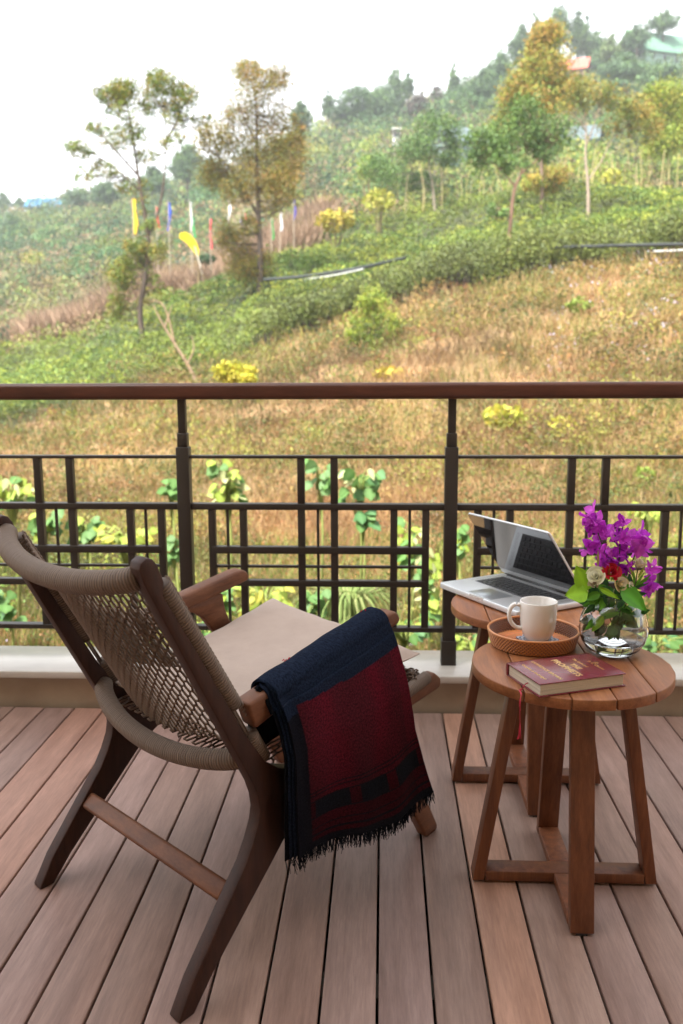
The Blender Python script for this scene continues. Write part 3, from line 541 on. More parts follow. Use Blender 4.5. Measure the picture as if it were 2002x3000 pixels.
# houses
def house(label,x,y,Yd,wpx,hpx,roofpx,rc,wc,trim=(.25,.16,.12),win=2,dep=5.,yaw=.35,found=None):
    sc1=1.27679*Yd/FPX; W=wpx*sc1; Hh=hpx*sc1; Rh=roofpx*sc1; c=at(x,y,Yd)
    root=empty('house',tuple(c),label=label,cat='house'); root.rotation_euler.z=yaw
    mw=mat('house wall',wc,.85); mr=mat('sheet roof',rc,.9); mt=mat('house trim',trim,.7)
    _v=coords(mr,(9,1,1)); bump(mr,noisetex(mr,_v,5,1,.5),.3,.03)
    box('wall',(-W/2,0,-Hh-3),(W/2,dep,0),mw,root)
    e=.12*W; V=[(-W/2-e,-.5,-.12),(W/2+e,-.5,-.12),(W/2+e,dep/2,Rh),(-W/2-e,dep/2,Rh),(-W/2-e,dep+.5,-.12),(W/2+e,dep+.5,-.12)]
    V+=[(a,b_,z+.14) for a,b_,z in V]
    meshobj('roof',V,[(0,3,2,1),(3,4,5,2),(6,7,8,9),(9,8,11,10),(0,1,7,6),(4,10,11,5),(1,2,8,7),(2,5,11,8),(0,6,9,3),(3,9,10,4)],mr,root)
    meshobj('gable',[(-W/2,.01,-.1),(-W/2,dep,-.1),(-W/2,dep/2,Rh-.1),(W/2,.01,-.1),(W/2,dep,-.1),(W/2,dep/2,Rh-.1)],[(0,2,1),(3,4,5),(0,3,5,2),(1,2,5,4)],mt,root)
    for i in range(win):
        xx=-W/2+W*(i+.5)/win; f=box('window',(xx-.45,-.06,-Hh*.75),(xx+.45,-.01,-Hh*.75+1.1),mt,root); box('pane',(xx-.36,-.09,-Hh*.75+.09),(xx+.36,-.065,-Hh*.75+1.01),mat('dark pane',(.03,.04,.05),.1),f)
    return root
house('small brick house with salmon red roof on the hilltop behind the orange tree',1308,160,165,60,32,34,(.50,.11,.08),(.24,.12,.12),(.09,.06,.12),3,8,-.3)
house('house with pale green roof on the hilltop at the right',1540,122,168,120,22,56,(.09,.19,.13),(.20,.30,.26),(.35,.45,.42),4,9,.35)
house('low house with bright blue roof on the left skyline',98,474,185,66,12,22,(.03,.13,.24),(.10,.18,.25),(.1,.2,.28),3,7,.1)
house('slate blue roofed shed behind the blue-green tree',1062,325,85,66,20,44,(.085,.115,.125),(.16,.22,.25),(.2,.25,.28),2,5,.4)
house('slate blue roofed shed partly hidden by the slender tree',1330,322,84,70,20,40,(.085,.115,.125),(.18,.24,.26),(.2,.25,.28),2,5,-.3)
house('tiny white hut on the hillside left of the blue-green tree',910,296,110,16,24,4,(.5,.5,.48),(.7,.7,.7),(.6,.6,.6),1,2,0)

# ---------------------------------------------------------------- plants just beyond the railing
def leaf_mesh(name,col1,wd=.75,lobes=3):
    n=12; V=[(0,0,0)];Cc=[col1]
    outline=[]
    for i in range(n+1):
        t=i/n; x=t; w_=wd*.5*(math.sin(math.pi*t**.62)**.8)*(1+.10*math.cos(t*lobes*2*math.pi)) ; outline.append((x,w_))
    V=[(x-.08,0,-.10*x*x) for x,_ in outline]; U=[(x-.08,w_,-.10*x*x+.10*w_-.35*w_*w_) for x,w_ in outline]; D=[(x-.08,-w_,-.10*x*x+.10*w_-.35*w_*w_) for x,w_ in outline]
    P_=V+U+D; m=n+1; F=[(i,i+1,m+i+1,m+i) for i in range(n)]+[(i+1,i,2*m+i,2*m+i+1) for i in range(n)]
    cc=[tuple(min(1,c*1.25+.03) for c in col1)]*m+[col1]*(2*m)
    me=bpy.data.meshes.new(name); me.from_pydata(P_,[],F); me.polygons.foreach_set('use_smooth',[True]*len(F))
    a=me.color_attributes.new('Col','FLOAT_COLOR','POINT'); a.data.foreach_set('color',np.concatenate([np.array(cc),np.ones((len(cc),1))],1).astype(np.float32).ravel()); me.materials.append(M['leaf']); return me
LM={k:leaf_mesh('leaf',c,w_) for k,(c,w_) in {'lime':((.20,.27,.03),.85),'green':((.075,.17,.035),.9),'teal':((.085,.17,.05),.85),'cream':((.30,.33,.15),.5),'yellow':((.33,.32,.045),.42),'deep':((.06,.16,.05),.9),'blade':((.22,.33,.05),.22)}.items()}
def bigplant(label,x,y,Y,rx,ry,nl,kinds,size,cat='plant',name='leafy_plant',droop=.5):
    c=at(x,y,Y); g=G(x,Y); base=np.array([c[0],Y,g[2]]); sc1=1.27679*Y/FPX; root=empty(name,tuple(base),label=label,cat=cat)
    st=Bag(); st.tube([(0,0,-.1),(.02,0,(c[2]-base[2])*.6),tuple(c-base+np.array([0,0,ry*sc1*.3]))],[.014,.011,.006],5,(.25,.30,.08))
    size*=.66; nl=int(nl*1.7)
    for i in range(nl):
        a=R.uniform(0,2*math.pi); d=np.array([math.cos(a)*rx,math.sin(a)*rx*.7,R.uniform(-ry,ry)])*sc1*math.sqrt(R.uniform(.15,1)); p=c-base+d
        o=bpy.data.objects.new('leaf',LM[R.choice(kinds)]); link(o,root); o.location=tuple(p); k=size*R.uniform(.7,1.25); o.scale=(k,k,k)
        ax=Vector((d[0]*1.5+R.gauss(0,.08),-abs(R.gauss(.08,.1)),-droop*R.uniform(.1,.8)*.45)).normalized(); nrm=Vector((R.gauss(0,.45),-.7+R.gauss(0,.25),.6+R.gauss(0,.3))).normalized()
        yv=nrm.cross(ax).normalized(); zv=ax.cross(yv); o.rotation_euler=Matrix((ax,yv,zv)).transposed().to_euler()
        st.tube([(0,0,p[2]*.75),tuple((p*np.array([.5,.5,1])+np.array([0,0,-.02]))),tuple(p)],.004,3,(.25,.32,.08))
    st.build('stem',M['bark'],root,smooth=True); return root
bigplant('tall plant with lime and cream-edged leaves right of the left railing post',522,1095,7.2,34,58,20,['lime','lime','green','cream'],.16)
bigplant('grey-green broad-leaved plant behind the two upper balusters',735,1090,7.4,26,36,11,['teal','teal','green'],.16)
bigplant('dark green broad-leaved plant with cream leaves in the middle panel',825,1110,7.0,42,42,20,['green','green','deep','cream'],.15)
bigplant('green plant with drooping leaves under the middle rail',832,1185,7.0,26,20,9,['deep','green'],.16)
bigplant('bright plant with pale tips at the left edge',25,1120,6.8,52,44,20,['lime','green','cream'],.16)
bigplant('green leafy plant at the left edge above the chair back',100,1205,6.6,34,40,12,['green','lime','teal'],.15)
bigplant('drooping plant between the left balusters',200,1210,6.7,30,40,12,['green','teal','lime'],.17)
bigplant('single teal-leaved plant left of the left post',392,1110,7.0,16,26,6,['teal','green'],.15)
bigplant('yellow-green bush of arching leaves behind the chair back',290,1232,6.4,62,26,34,['yellow','lime'],.12)
bigplant('small green leaves right of the left post',400,1250,6.3,14,36,8,['green','teal'],.13)
bigplant('tall cream and green plant left of the right post',945,1250,6.6,28,60,16,['green','cream','lime'],.14)
bigplant('pale leafy plant hugging the right post',985,1330,6.2,20,90,20,['green','lime','cream'],.13)
bigplant('yellow broad-bladed clump behind the seat cushion',610,1375,6.0,56,48,46,['yellow','yellow','lime','blade'],.13)
bigplant('green clump between the chair arm and the cushion',505,1380,6.0,24,46,20,['green','lime','blade'],.13)
bigplant('pale green plant low behind the middle balusters',725,1385,6.1,26,44,16,['green','teal'],.13)
bigplant('yellow-leaved plant low at the left by the ledge',235,1440,5.8,60,26,30,['yellow','lime','green'],.12)
bigplant('green plant low at the left edge above the ledge',20,1390,6.1,24,40,10,['green','deep'],.15)
bigplant('lime sprigs just behind the far armrest',480,1450,5.8,30,26,14,['lime','green'],.11)
bigplant('green leaves behind the foot of the right post',930,1440,5.8,60,26,22,['green','deep','lime'],.11)
bigplant('leafy weeds low at the far right behind the railing',1500,1460,5.7,80,24,26,['green','deep','lime'],.09)
bigplant('leafy weeds behind the table between the posts',1090,1470,5.7,50,18,16,['green','deep','lime'],.08)
bigplant('lime plant right of the right post behind the laptop',1052,1240,6.4,16,50,12,['lime','green'],.12)
bigplant('yellow-tipped plant top right behind the flowers',1490,1170,6.8,40,20,12,['yellow','lime'],.12)
# fountain of long pale grass
def fountain(label,x,y,Y,h_,n):
    g=G(x,Y); root=empty('grass_tuft',tuple(g),label=label,cat='grass tuft'); V=[];Cc=[]
    for i in range(n):
        a=R.uniform(0,2*math.pi); r_=R.uniform(.2,.9)*h_; w_=.007
        t_=np.array([math.cos(a),math.sin(a),0]); sd=np.array([-math.sin(a),math.cos(a),0])*w_; pts=[np.array([0,0,0]),t_*r_*.35+[0,0,h_*.8],t_*r_*.75+[0,0,h_*.75],t_*r_+[0,0,h_*.35]]
        sp_=smoothpath(pts,7)
        for k in range(6): V.append([sp_[k]-sd,sp_[k]+sd,sp_[k+1]+sd*(1-k/6.5),sp_[k+1]-sd*(1-k/6.5)]); Cc.append(R.choice([(.20,.26,.08),(.26,.28,.11),(.15,.22,.06)]))
    polys('blades',V,4,M['grassy'],root,col=Cc); return root
fountain('fountain of long pale grass behind the middle of the railing',800,1400,6.3,.62,150); fountain('smaller tuft of long grass left of the pale one',765,1390,6.0,.5,60)

# ---------------------------------------------------------------- balcony
fl=meshobj('floor',[(-3,-1.6,-.11),(3,-1.6,-.11),(3,2.9,-.11),(-3,2.9,-.11)],[(0,1,2,3)],mat('dark void under the deck',(.05,.04,.03),1),kind='structure')
for i,yj in enumerate(np.arange(-1.4,2.9,.42)): box('joist',(-3,yj,-.10),(3,yj+.07,-.0235),M['joist'],fl)
PW,X0=.10811,-.00802
bm_=None
for k in range(-28,29):
    a,b_=X0+k*PW+.0027,X0+(k+1)*PW-.0027
    V=[(-(b_-a)/2,0,-.022),((b_-a)/2,0,-.022),((b_-a)/2,4.5,-.022),(-(b_-a)/2,4.5,-.022),(-(b_-a)/2,0,0),((b_-a)/2,0,0),((b_-a)/2,4.5,0),(-(b_-a)/2,4.5,0)]
    if bm_ is None: o=meshobj('deck_board',V,BOXF,M['deck'],fl); bevel(o,.003,2); bm_=o
    else: o=bm_.copy(); link(o,fl)
    o.location=((a+b_)/2,-1.585,R.uniform(-.0006,.0006))
    t=R.uniform(.86,1.12); c=(t*R.uniform(.97,1.05),t,t*R.uniform(.95,1.04))
    if k==2: c=(1.36,1.18,1.0)
    if k==0: c=(.92,.95,1.02)
    if k in (-10,-9): c=(1.2,1.02,.92)  # warm sheen at the upper left, put into these boards' tint
    o.color=(*c,1)
lg=box('ledge',(-4,2.935,-1.6),(4,3.185,.108),M['plaster'],kind='structure')
for i in range(3):
    xa=-4.9+i*3.1; box('ledge_tile',(xa+.0008,2.908,.109),(xa+3.0992,3.19,.135),M['tile'],lg,bv=.003)
box('wall',(-14,-1.75,-1.3),(14,-1.6,11.5),M['wall'],kind='structure')  # back wall out of view, built extra tall to keep sun off the balcony
box('ceiling',(-8,-1.6,2.85),(8,.8,2.95),M['ceil'],kind='structure')  # unseen balcony ceiling, front edge placed to balance sky light on the deck
rail=empty('balcony_railing',(0,3.05,.135),label='dark metal balcony railing with grid panels and brown wooden handrail',cat='railing')
def rb(name,lo,hi,m=M['metal'],bv=.0015): 
    o=box(name,(lo[0],lo[1]-3.05,lo[2]-.135),(hi[0],hi[1]-3.05,hi[2]-.135),m,rail,bv=bv); return o
YF=3.03
# handrail: rounded timber
hr=rb('handrail',(-3.2,3.005,1.079),(3.2,3.075,1.1345),M['rail'],.014); hr.modifiers['b'].segments=4
posts=[-.676-.934*2,-.676-.934,-.676,.2575,.2575+.934,.2575+2*.934]
posts=[p-.0225 for p in posts]
for xp in posts:
    rb('post',(xp-.0225,3.022,.225),(xp+.0225,3.067,.914)); rb('post_sleeve',(xp-.0265,3.018,.1352),(xp+.0265,3.071,.2252)); rb('post_sleeve',(xp-.0175,3.027,.9145),(xp+.0175,3.062,.962)); rb('post_neck',(xp-.0135,3.031,.9625),(xp+.0135,3.058,1.0795))
for xp in posts[:-1]:
    L0,R0=xp+.0227,xp+.934-.0227
    x=lambda d:xp+d
    rb('rail_bar',(L0,YF,.8745),(R0,YF+.03,.885)); rb('rail_bar',(L0,YF,.6935),(R0,YF+.035,.7154)); rb('rail_bar',(L0,YF,.253),(R0,YF+.035,.2698))
    for a,b_,nm in ((.5365,.562,'rail_bar'),(.418,.4402,'rail_bar')): rb(nm,(x(.0955),YF-.001,a),(x(.848),YF+.026,b_))
    rb('thin_bar',(x(.0955),YF+.004,.4846),(x(.848),YF+.018,.494))
    for d in (.095,.206,.7366,.848): rb('baluster',(x(d)-.0125,YF+.002,.2699),(x(d)+.0125,YF+.027,.6934))
    for d in (.412,.528): rb('baluster',(x(d)-.0128,YF+.002,.2699),(x(d)+.0128,YF+.027,.6934)); rb('baluster',(x(d)-.0128,YF+.002,.7155),(x(d)+.0128,YF+.027,.8744))
    for d in (.1505,.470,.792): rb('thin_baluster',(x(d)-.0047,YF+.006,.2699),(x(d)+.0047,YF+.016,.6934))

# ---------------------------------------------------------------- lounge chair
CN=np.array([-.36,1.44,0.]); _a=math.radians(54); CU=np.array([math.cos(_a),math.sin(_a),0]); _b=math.radians(136); CV=np.array([math.cos(_b),math.sin(_b),0]); CZ=np.array([0,0,1.])
WCH=.615
def ch(u,v,z): return u*CU+v*CV+z*CZ
chair=empty('lounge_chair',tuple(CN),label='dark wooden lounge chair with woven cord back and beige seat cushion',cat='chair')
def arc(P,n=4):   # subdivide outline with a smooth curve, keeping it closed
    return P
side=[(-.048,.884),(-.060,.878),(-.064,.866),(-.054,.838),(.022,.697),(.122,.513),(.170,.425),(.190,.388),(.201,.358),(.205,.33),(.200,.303),(.184,.268),(.163,.233),(.105,.166),(.018,.064),(-.019,.004),(-.017,0),
 (.018,0),(.068,.055),(.160,.138),(.230,.200),(.272,.238),(.305,.262),(.345,.283),(.345,.362),(.262,.398),(.222,.427),(.170,.500),(.058,.690),(-.016,.812),(-.014,.838),(-.026,.868),(-.036,.881)]
T=.034
for v0 in (0,WCH-T):
    prism('side_frame',[ch(u,v0,z) for u,z in side],ch(0,T,0),M['chair'],chair,bv=.007)
    # seat rail running forward
    rl=[(.3455,.283),(.50,.330),(.744,.376),(.862,.386),(.870,.396),(.868,.412),(.838,.434),(.815,.428),(.60,.398),(.3455,.350)]
    prism('seat_rail',[ch(u,v0+.002,z) for u,z in rl],ch(0,T-.004,0),M['chairarm'],chair,bv=.006)
    tube('rail_wrap',[ch(.44,v0+.012,.372),ch(.62,v0+.012,.399),ch(.812,v0+.012,.426)],.0165,M['rope'],chair,sides=12)
    fl_=[(.594,.342),(.655,.352),(.70,.30),(.862,.012),(.860,0),(.810,0),(.803,.006)]
    prism('front_leg',[ch(u,v0-.001+.002,z) for u,z in fl_[:1]+fl_[1:]],ch(0,T-.002,0),M['chairarm'],chair,bv=.006)
    # armrest: flat paddle
    v1=v0-.002 if v0==0 else v0-.006
    ar=[(.176,.559),(.22,.567),(.40,.600),(.63,.634),(.655,.635),(.672,.628),(.682,.612),(.676,.600),(.655,.597),(.42,.561),(.30,.527),(.25,.516),(.196,.503)]
    prism('armrest',[ch(u,v1,z) for u,z in ar],ch(0,.046,0),M['chairarm'],chair,bv=.009)
    sp=[(.425,.561),(.475,.5695),(.56,.583),(.587,.580),(.589,.560),(.594,.535),(.607,.505),(.66,.4285),(.60,.4205),(.545,.487),(.515,.525),(.485,.547),(.455,.556)]
    prism('arm_support',[ch(u,v0+.004,z) for u,z in sp],ch(0,T-.008,0),M['chairarm'],chair,bv=.006)
# stretcher between the rear legs
n0,n1=ch(.134,T-.003,.172),ch(.128,WCH-T+.003,.160)
e1=np.array([.53,0,.85]); ax=(CU*.75+CZ*.66); ax/=np.linalg.norm(ax); ay=(CZ*.75-CU*.66); ay/=np.linalg.norm(ay)
V8=[p+sx*ax*.020+sy*ay*.016 for p in (n0,n1) for sx,sy in ((-1,-1),(1,-1),(1,1),(-1,1))]
hexa('stretcher',V8,M['chairarm'],chair,bv=.007)
n0,n1=ch(.72,T,.25),ch(.72,WCH-T,.25)
hexa('stretcher',[p+sx*CU*.018+sy*CZ*.015 for p in (n0,n1) for sx,sy in ((-1,-1),(1,-1),(1,1),(-1,1))],M['chair'],chair,bv=.006)
BN=np.array([-.856*CU[0],-.856*CU[1],-.518])       # backwards normal of the back panel
BD=.518*CU-.856*CZ                                  # down along the back
def bowed(u,z,v0,v1,bulge,n=28): 
    return [ch(u,v0+(v1-v0)*t,z)+BN*bulge*(4*t*(1-t))**.8 for t in np.linspace(0,1,n)]
tube('top_rail',bowed(-.040,.846,T-.002,WCH-T+.002,.062),.0225,M['rope'],chair,sides=16)
tube('bottom_rail',bowed(.186,.440,T-.004,WCH-T+.004,.066),.0215,M['rope'],chair,sides=16)
# cord wrapped stiles just in front of the posts
def stile(v):
    a=ch(-.013,v,.830); b_=ch(.150,v,.562); c=ch(.172,v,.524); d=ch(.190,v,.492); e=ch(.226,v,.430)
    tube('stile_wrap',[a+(b_-a)*t for t in np.linspace(0,1,10)],.0185,M['rope'],chair,sides=14,flat=1.08)
    for k in range(4):
        o_=BN*.004*(k%2)+CV*(.007*(k//2)-.0035)+BD*0+CU*(.004*(k-1.5)); tube('bare_cord',[b_+o_,(b_+d)/2+o_,d+o_],.0024,M['cord'],chair,sides=5)
    tube('stile_wrap',[d,(d+e)/2,e],.0185,M['rope'],chair,sides=14,flat=1.08)
    st=Bag()   # twisted edging where the net is knotted on
    m=86
    for sgn in (0,math.pi):
        P=[a+(d-a)*t-BN*(.0190+.0035*math.sin(t*m*2*math.pi/5+sgn))+CV*.004*math.cos(t*m*2*math.pi/5+sgn) for t in np.linspace(0,1,170)]
        st.tube(P,.0022,4)
    st.build('knotted_edge',M['cord'],chair,smooth=True)
stile(.018); stile(WCH-.018)
# woven back: zig-zag cords that touch their neighbours and leave long diamond holes
def net(name,surf,rows,period,a_len,th=.0019,seed=0,sag=.0,amp=.5,twin=True):
    b=Bag(); rr=random.Random(seed); steps=int(a_len/period*4)
    for i in range(rows):
        P=[];dr=1.0/rows
        for k in range(steps+1):
            t=k/steps; zz_=(1 if ((k//2)+i)%2==0 else -1)
            P.append(surf(t,(i+.5)/rows+zz_*dr*amp*.95+rr.gauss(0,dr*.07),(.0012 if (k%2) else -.0012)))
        b.tube(P,th,4)
        if twin: b.tube([p+np.array([0,0,th*1.5])+BN*.0008 for p in P[1:]],th*.8,3)
    return b.build(name,M['cord'],chair,smooth=True,kind='stuff')
def backsurf(t,s,off,front=0.):
    top=ch(-.020,0,.832); bot=ch(.206,0,.452); v=.036+(WCH-.076)*t
    p=top+(bot-top)*s; p=p+CV*v+BN*(.058*(4*t*(1-t))**1.35+off-.014-front); return p
net('woven_back',lambda t,s,o: backsurf(t,s,o),31,.028,.56,th=.0031,seed=1,twin=False)
net('woven_back_lining',lambda t,s,o: backsurf(t,.20+.34*s,o,.010),13,.024,.56,th=.0036,seed=2,twin=False)
# seat webbing, wrapped front rail, cushion
tube('front_rail',[ch(.800,T+.002+(WCH-2*T-.004)*t,.418) for t in np.linspace(0,1,10)],.019,M['rope'],chair,sides=12)
def seatsurf(t,s,o): v=T+.004+(WCH-2*T-.008)*t; return ch(.21+.60*s,v,.392+.046*s-.012*math.sin(math.pi*t)*math.sin(math.pi*s)+o)
net('seat_webbing',seatsurf,26,.030,.54,th=.0028,seed=3,twin=False)
kn=Bag()
for i in range(90):
    t=R.uniform(0,.26); p=ch(.60+.215*R.random(),.004+.22*t,0)+CZ*(.418+.02*R.random()); p=p+CZ*((p@CU-CN@CU*0)*0); q=p+CU*R.uniform(-.018,.018)+CV*R.uniform(-.012,.012)+CZ*R.uniform(-.003,.003); kn.tube([p,(p+q)/2+CZ*.004,q],.0022,4)
kn.build('cord_knots',M['cord'],chair,smooth=True,kind='stuff')
def cushion():
    n=30; c00,c10,c01,c11=ch(.21,.060,.412),ch(.825,.046,.446),ch(.21,.565,.412),ch(.775,.580,.487)
    c11=ch(.785,.585,.490)
    V=[];F=[]
    for side_ in (1,-1):
        for i in range(n+1):
            for j in range(n+1):
                s,t=i/n,j/n; p=c00*(1-s)*(1-t)+c10*s*(1-t)+c01*(1-s)*t+c11*s*t
                # pinched corners, slightly bowed edges
                bs=.012*math.sin(math.pi*t); bt=.012*math.sin(math.pi*s)
                p=p+CU*(-bs*(s>.5)*(2*s-1))+CV*(bt*(1-2*t))*1.0
                ed=min(s,1-s,t,1-t); hgt=.024*(1-(1-min(1,ed/.16))**2.2)**.5 if ed>0 else 0
                wr=.0016*math.sin(38*t+3*s)*math.exp(-((1-s)/.12)**2)+.0012*math.sin(31*(s+t))*math.exp(-(ed/.1)**2)
                V.append(p+CZ*(.030+side_*(hgt+.0005)+(wr if side_>0 else 0)+.004*noise.noise(Vector((s*3,t*3,side_)))*(ed>.02)))
    m=(n+1)**2
    for i in range(n):
        for j in range(n):
            a=i*(n+1)+j; F.append((a,a+n+1,a+n+2,a+1)); F.append((m+a,m+a+1,m+a+n+2,m+a+n+1))
    o=meshobj('seat_cushion',V,F,M['cushion'],chair,smooth=True)
    bm=bmesh.new(); bm.from_mesh(o.data)
    bmesh.ops.recalc_face_normals(bm,faces=bm.faces); bm.to_mesh(o.data); bm.free()
    # side band joining top and bottom
    ring=[(i,0) for i in range(n)]+[(n,j) for j in range(n)]+[(n-i,n) for i in range(n)]+[(0,n-j) for j in range(n)]
    idx=[i*(n+1)+j for i,j in ring]; pts=[(np.array(V[a])+np.array(V[m+a]))/2 for a in idx]+[(np.array(V[idx[0]])+np.array(V[m+idx[0]]))/2]
    tube('cushion_seam',pts,.0022,M['cushion'],chair,sides=6)
cushion()

# ---------------------------------------------------------------- throw over the near armrest
M['throw']=mat('woven wool throw',(.1,.01,.02),.95); _m=M['throw']; _m.node_tree.nodes['Principled BSDF'].inputs['Specular IOR Level'].default_value=.05
_a=N(_m,'ShaderNodeAttribute'); _a.attribute_name='Col'; _tc=N(_m,'ShaderNodeTexCoord'); _mp=N(_m,'ShaderNodeMapping'); _mp.inputs['Scale'].default_value=(210,190,1); L(_m,_tc.outputs['UV'],_mp.inputs[0])
_n1=noisetex(_m,_mp.outputs[0],1.,3,.8); _g=mixc(_m,1.,_a.outputs['Color'],ramp(_m,_n1,[(.38,(.35,.38,.42)),(.62,(1.45,1.3,1.3))]),'MULTIPLY'); L(_m,_g,_m.node_tree.nodes['Principled BSDF'].inputs['Base Color']); bump(_m,_n1,.5,.0012)
throw=empty('throw_blanket',tuple(CN+ch(.4,0,.6)),label='folded navy and crimson wool throw with black fringe hanging over the near armrest',cat='blanket')
TO=ch(.4,0,.6)
NAVY=(.009,.015,.030); RED=(.105,.006,.015); DRED=(.038,.009,.012); BLK=(.006,.007,.010)
def thr_col(s,d):
    """s along the arm 0..1, d drop 0..1 down the outside"""
    edge=.155+.03*math.sin(s*2)+.0*s
    if s<.10 : return (NAVY if d<.2 else (.006,.006,.009))
    if d<edge+ .012*math.sin(s*260)*0: return NAVY
    k=.5+.5*math.cos((s-.28)*2*math.pi/.42); k=.25+.5*k*(.5+.5*noise.noise(Vector((s*9,d*5,2))))*1.4+.35*(s>.9); k=min(1,k); base=[a*k+b*(1-k) for a,b in zip(RED,DRED)]
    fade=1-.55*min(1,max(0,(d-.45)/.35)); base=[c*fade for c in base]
    if .645<d<.655 or .668<d<.676 or .872<d<.882 or .915<d<.925: return BLK
    if .71<d<.805:
        q=(s-.10)/.9*3.55
        if .10<q%1.2<1.0: return BLK
        return tuple(c*.8 for c in base)
    if .70<d<.706 or .808<d<.815: return BLK
    if d>.955: return BLK
    return tuple(base)
def thr_layer(name,par,off,ds,trim,ncol=None,inner=True,ns=150,nt=190,dmax=1.0,fold=0):
    # outline of the hanging side in the chair's side plane
    zt=np.array([.0,.25,.60,.80,1.0]); ul=np.array([.236,.252,.257,.262,.272]); ur=np.array([.605,.628,.672,.718,.770])
    V=[];U=[];Cc=[]
    for j in range(nt+1):
        t=-.30+(dmax+.30)*j/nt
        for i in range(ns+1):
            s=ds+(1-ds-trim)*i/ns
            if t>=0:
                u=np.interp(t,zt,ul)*(1-s)+np.interp(t,zt,ur)*s
            else: u=(.236)*(1-s)+.605*s
            ztop=.580+.066*s; zbot=.212-.062*s+.012*math.sin(s*7)
            ya=.052*.5-.008
            if t<.07 and t>-.07:   # over the arm, rounded
                a=(t+.07)/.14*math.pi; v=.018+.036*math.cos(a); z=ztop-.018+.026*math.sin(a)*(1+0)
            elif t>=.07:
                q=(t-.07)/.93; v=-.018-.030*min(1,q*3)**.7-.012*math.sin(q*3.1); z=(ztop-.018)*(1-q)+zbot*q
                v+=.010*math.sin(s*7.2+q*1.2)*q+.004*math.sin(s*19+q*4)*q+.006*math.exp(-((s-.06)/.05)**2)
            else:
                q=(-t-.07)/.23; v=.054+.02*q+.005*math.sin(s*9); z=(ztop-.018)-.15*q
            n_=noise.noise(Vector((s*6,t*5,off*50)))*.003
            sg=1 if t>0 else -1
            p=ch(u,v+off*(1 if t>0 else -1)*1.0 - (off*0),z-abs(off)*(1.0 if abs(t)<.12 else 0)+n_*.5)+CV*n_
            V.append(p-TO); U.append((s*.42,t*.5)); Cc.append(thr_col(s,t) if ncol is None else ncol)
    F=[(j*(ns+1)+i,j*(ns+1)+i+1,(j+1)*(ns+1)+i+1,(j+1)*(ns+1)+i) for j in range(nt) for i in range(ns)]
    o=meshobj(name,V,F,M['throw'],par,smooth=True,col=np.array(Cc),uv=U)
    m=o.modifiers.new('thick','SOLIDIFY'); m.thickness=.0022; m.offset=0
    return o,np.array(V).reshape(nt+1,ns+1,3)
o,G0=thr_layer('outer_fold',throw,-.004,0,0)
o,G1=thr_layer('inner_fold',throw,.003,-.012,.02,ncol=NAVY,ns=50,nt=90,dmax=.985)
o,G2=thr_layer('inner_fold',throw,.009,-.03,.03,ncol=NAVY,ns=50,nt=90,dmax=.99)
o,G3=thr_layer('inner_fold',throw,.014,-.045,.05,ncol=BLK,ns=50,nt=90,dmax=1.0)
fr=Bag()
def fringe(Gr,cnt,lmin,lmax):
    row=Gr[-1]
    for i in range(cnt):
        k=(i+R.random())/cnt*(len(row)-1); a=int(k); p=row[a]*(1-(k-a))+row[min(a+1,len(row)-1)]*(k-a)
        ln=R.uniform(lmin,lmax); d1=CU*R.gauss(0,.0045)+CV*R.gauss(0,.003); cl=CU*.006*math.sin(k*1.1)
        fr.tube([p+CZ*.004,p+d1+cl*.5-CZ*ln*.5,p+cl+d1*R.uniform(-.5,2.2)-CZ*ln],[.0011,.0010,.0006],3,BLK)
fringe(G0,330,.016,.034); fringe(G1,90,.015,.03); fringe(G3,80,.02,.045)
fr.build('fringe',M['throw'],throw,kind='stuff')
for (s_,d_) in ((.24,-.02),(.93,-.01)):   # two small red woven marks on the navy band
    g=G0[int((d_+.30)/1.30*190)][int(s_*150)]
    b=Bag()
    for q in range(9):
        p=g+CU*R.uniform(-.012,.012)+CV*R.uniform(-.006,.006)+CZ*.0022; b.tube([p,p+CU*.006+CV*.003],.0011,3,(.45,.02,.04))
    b.build('woven_mark',M['throw'],throw)

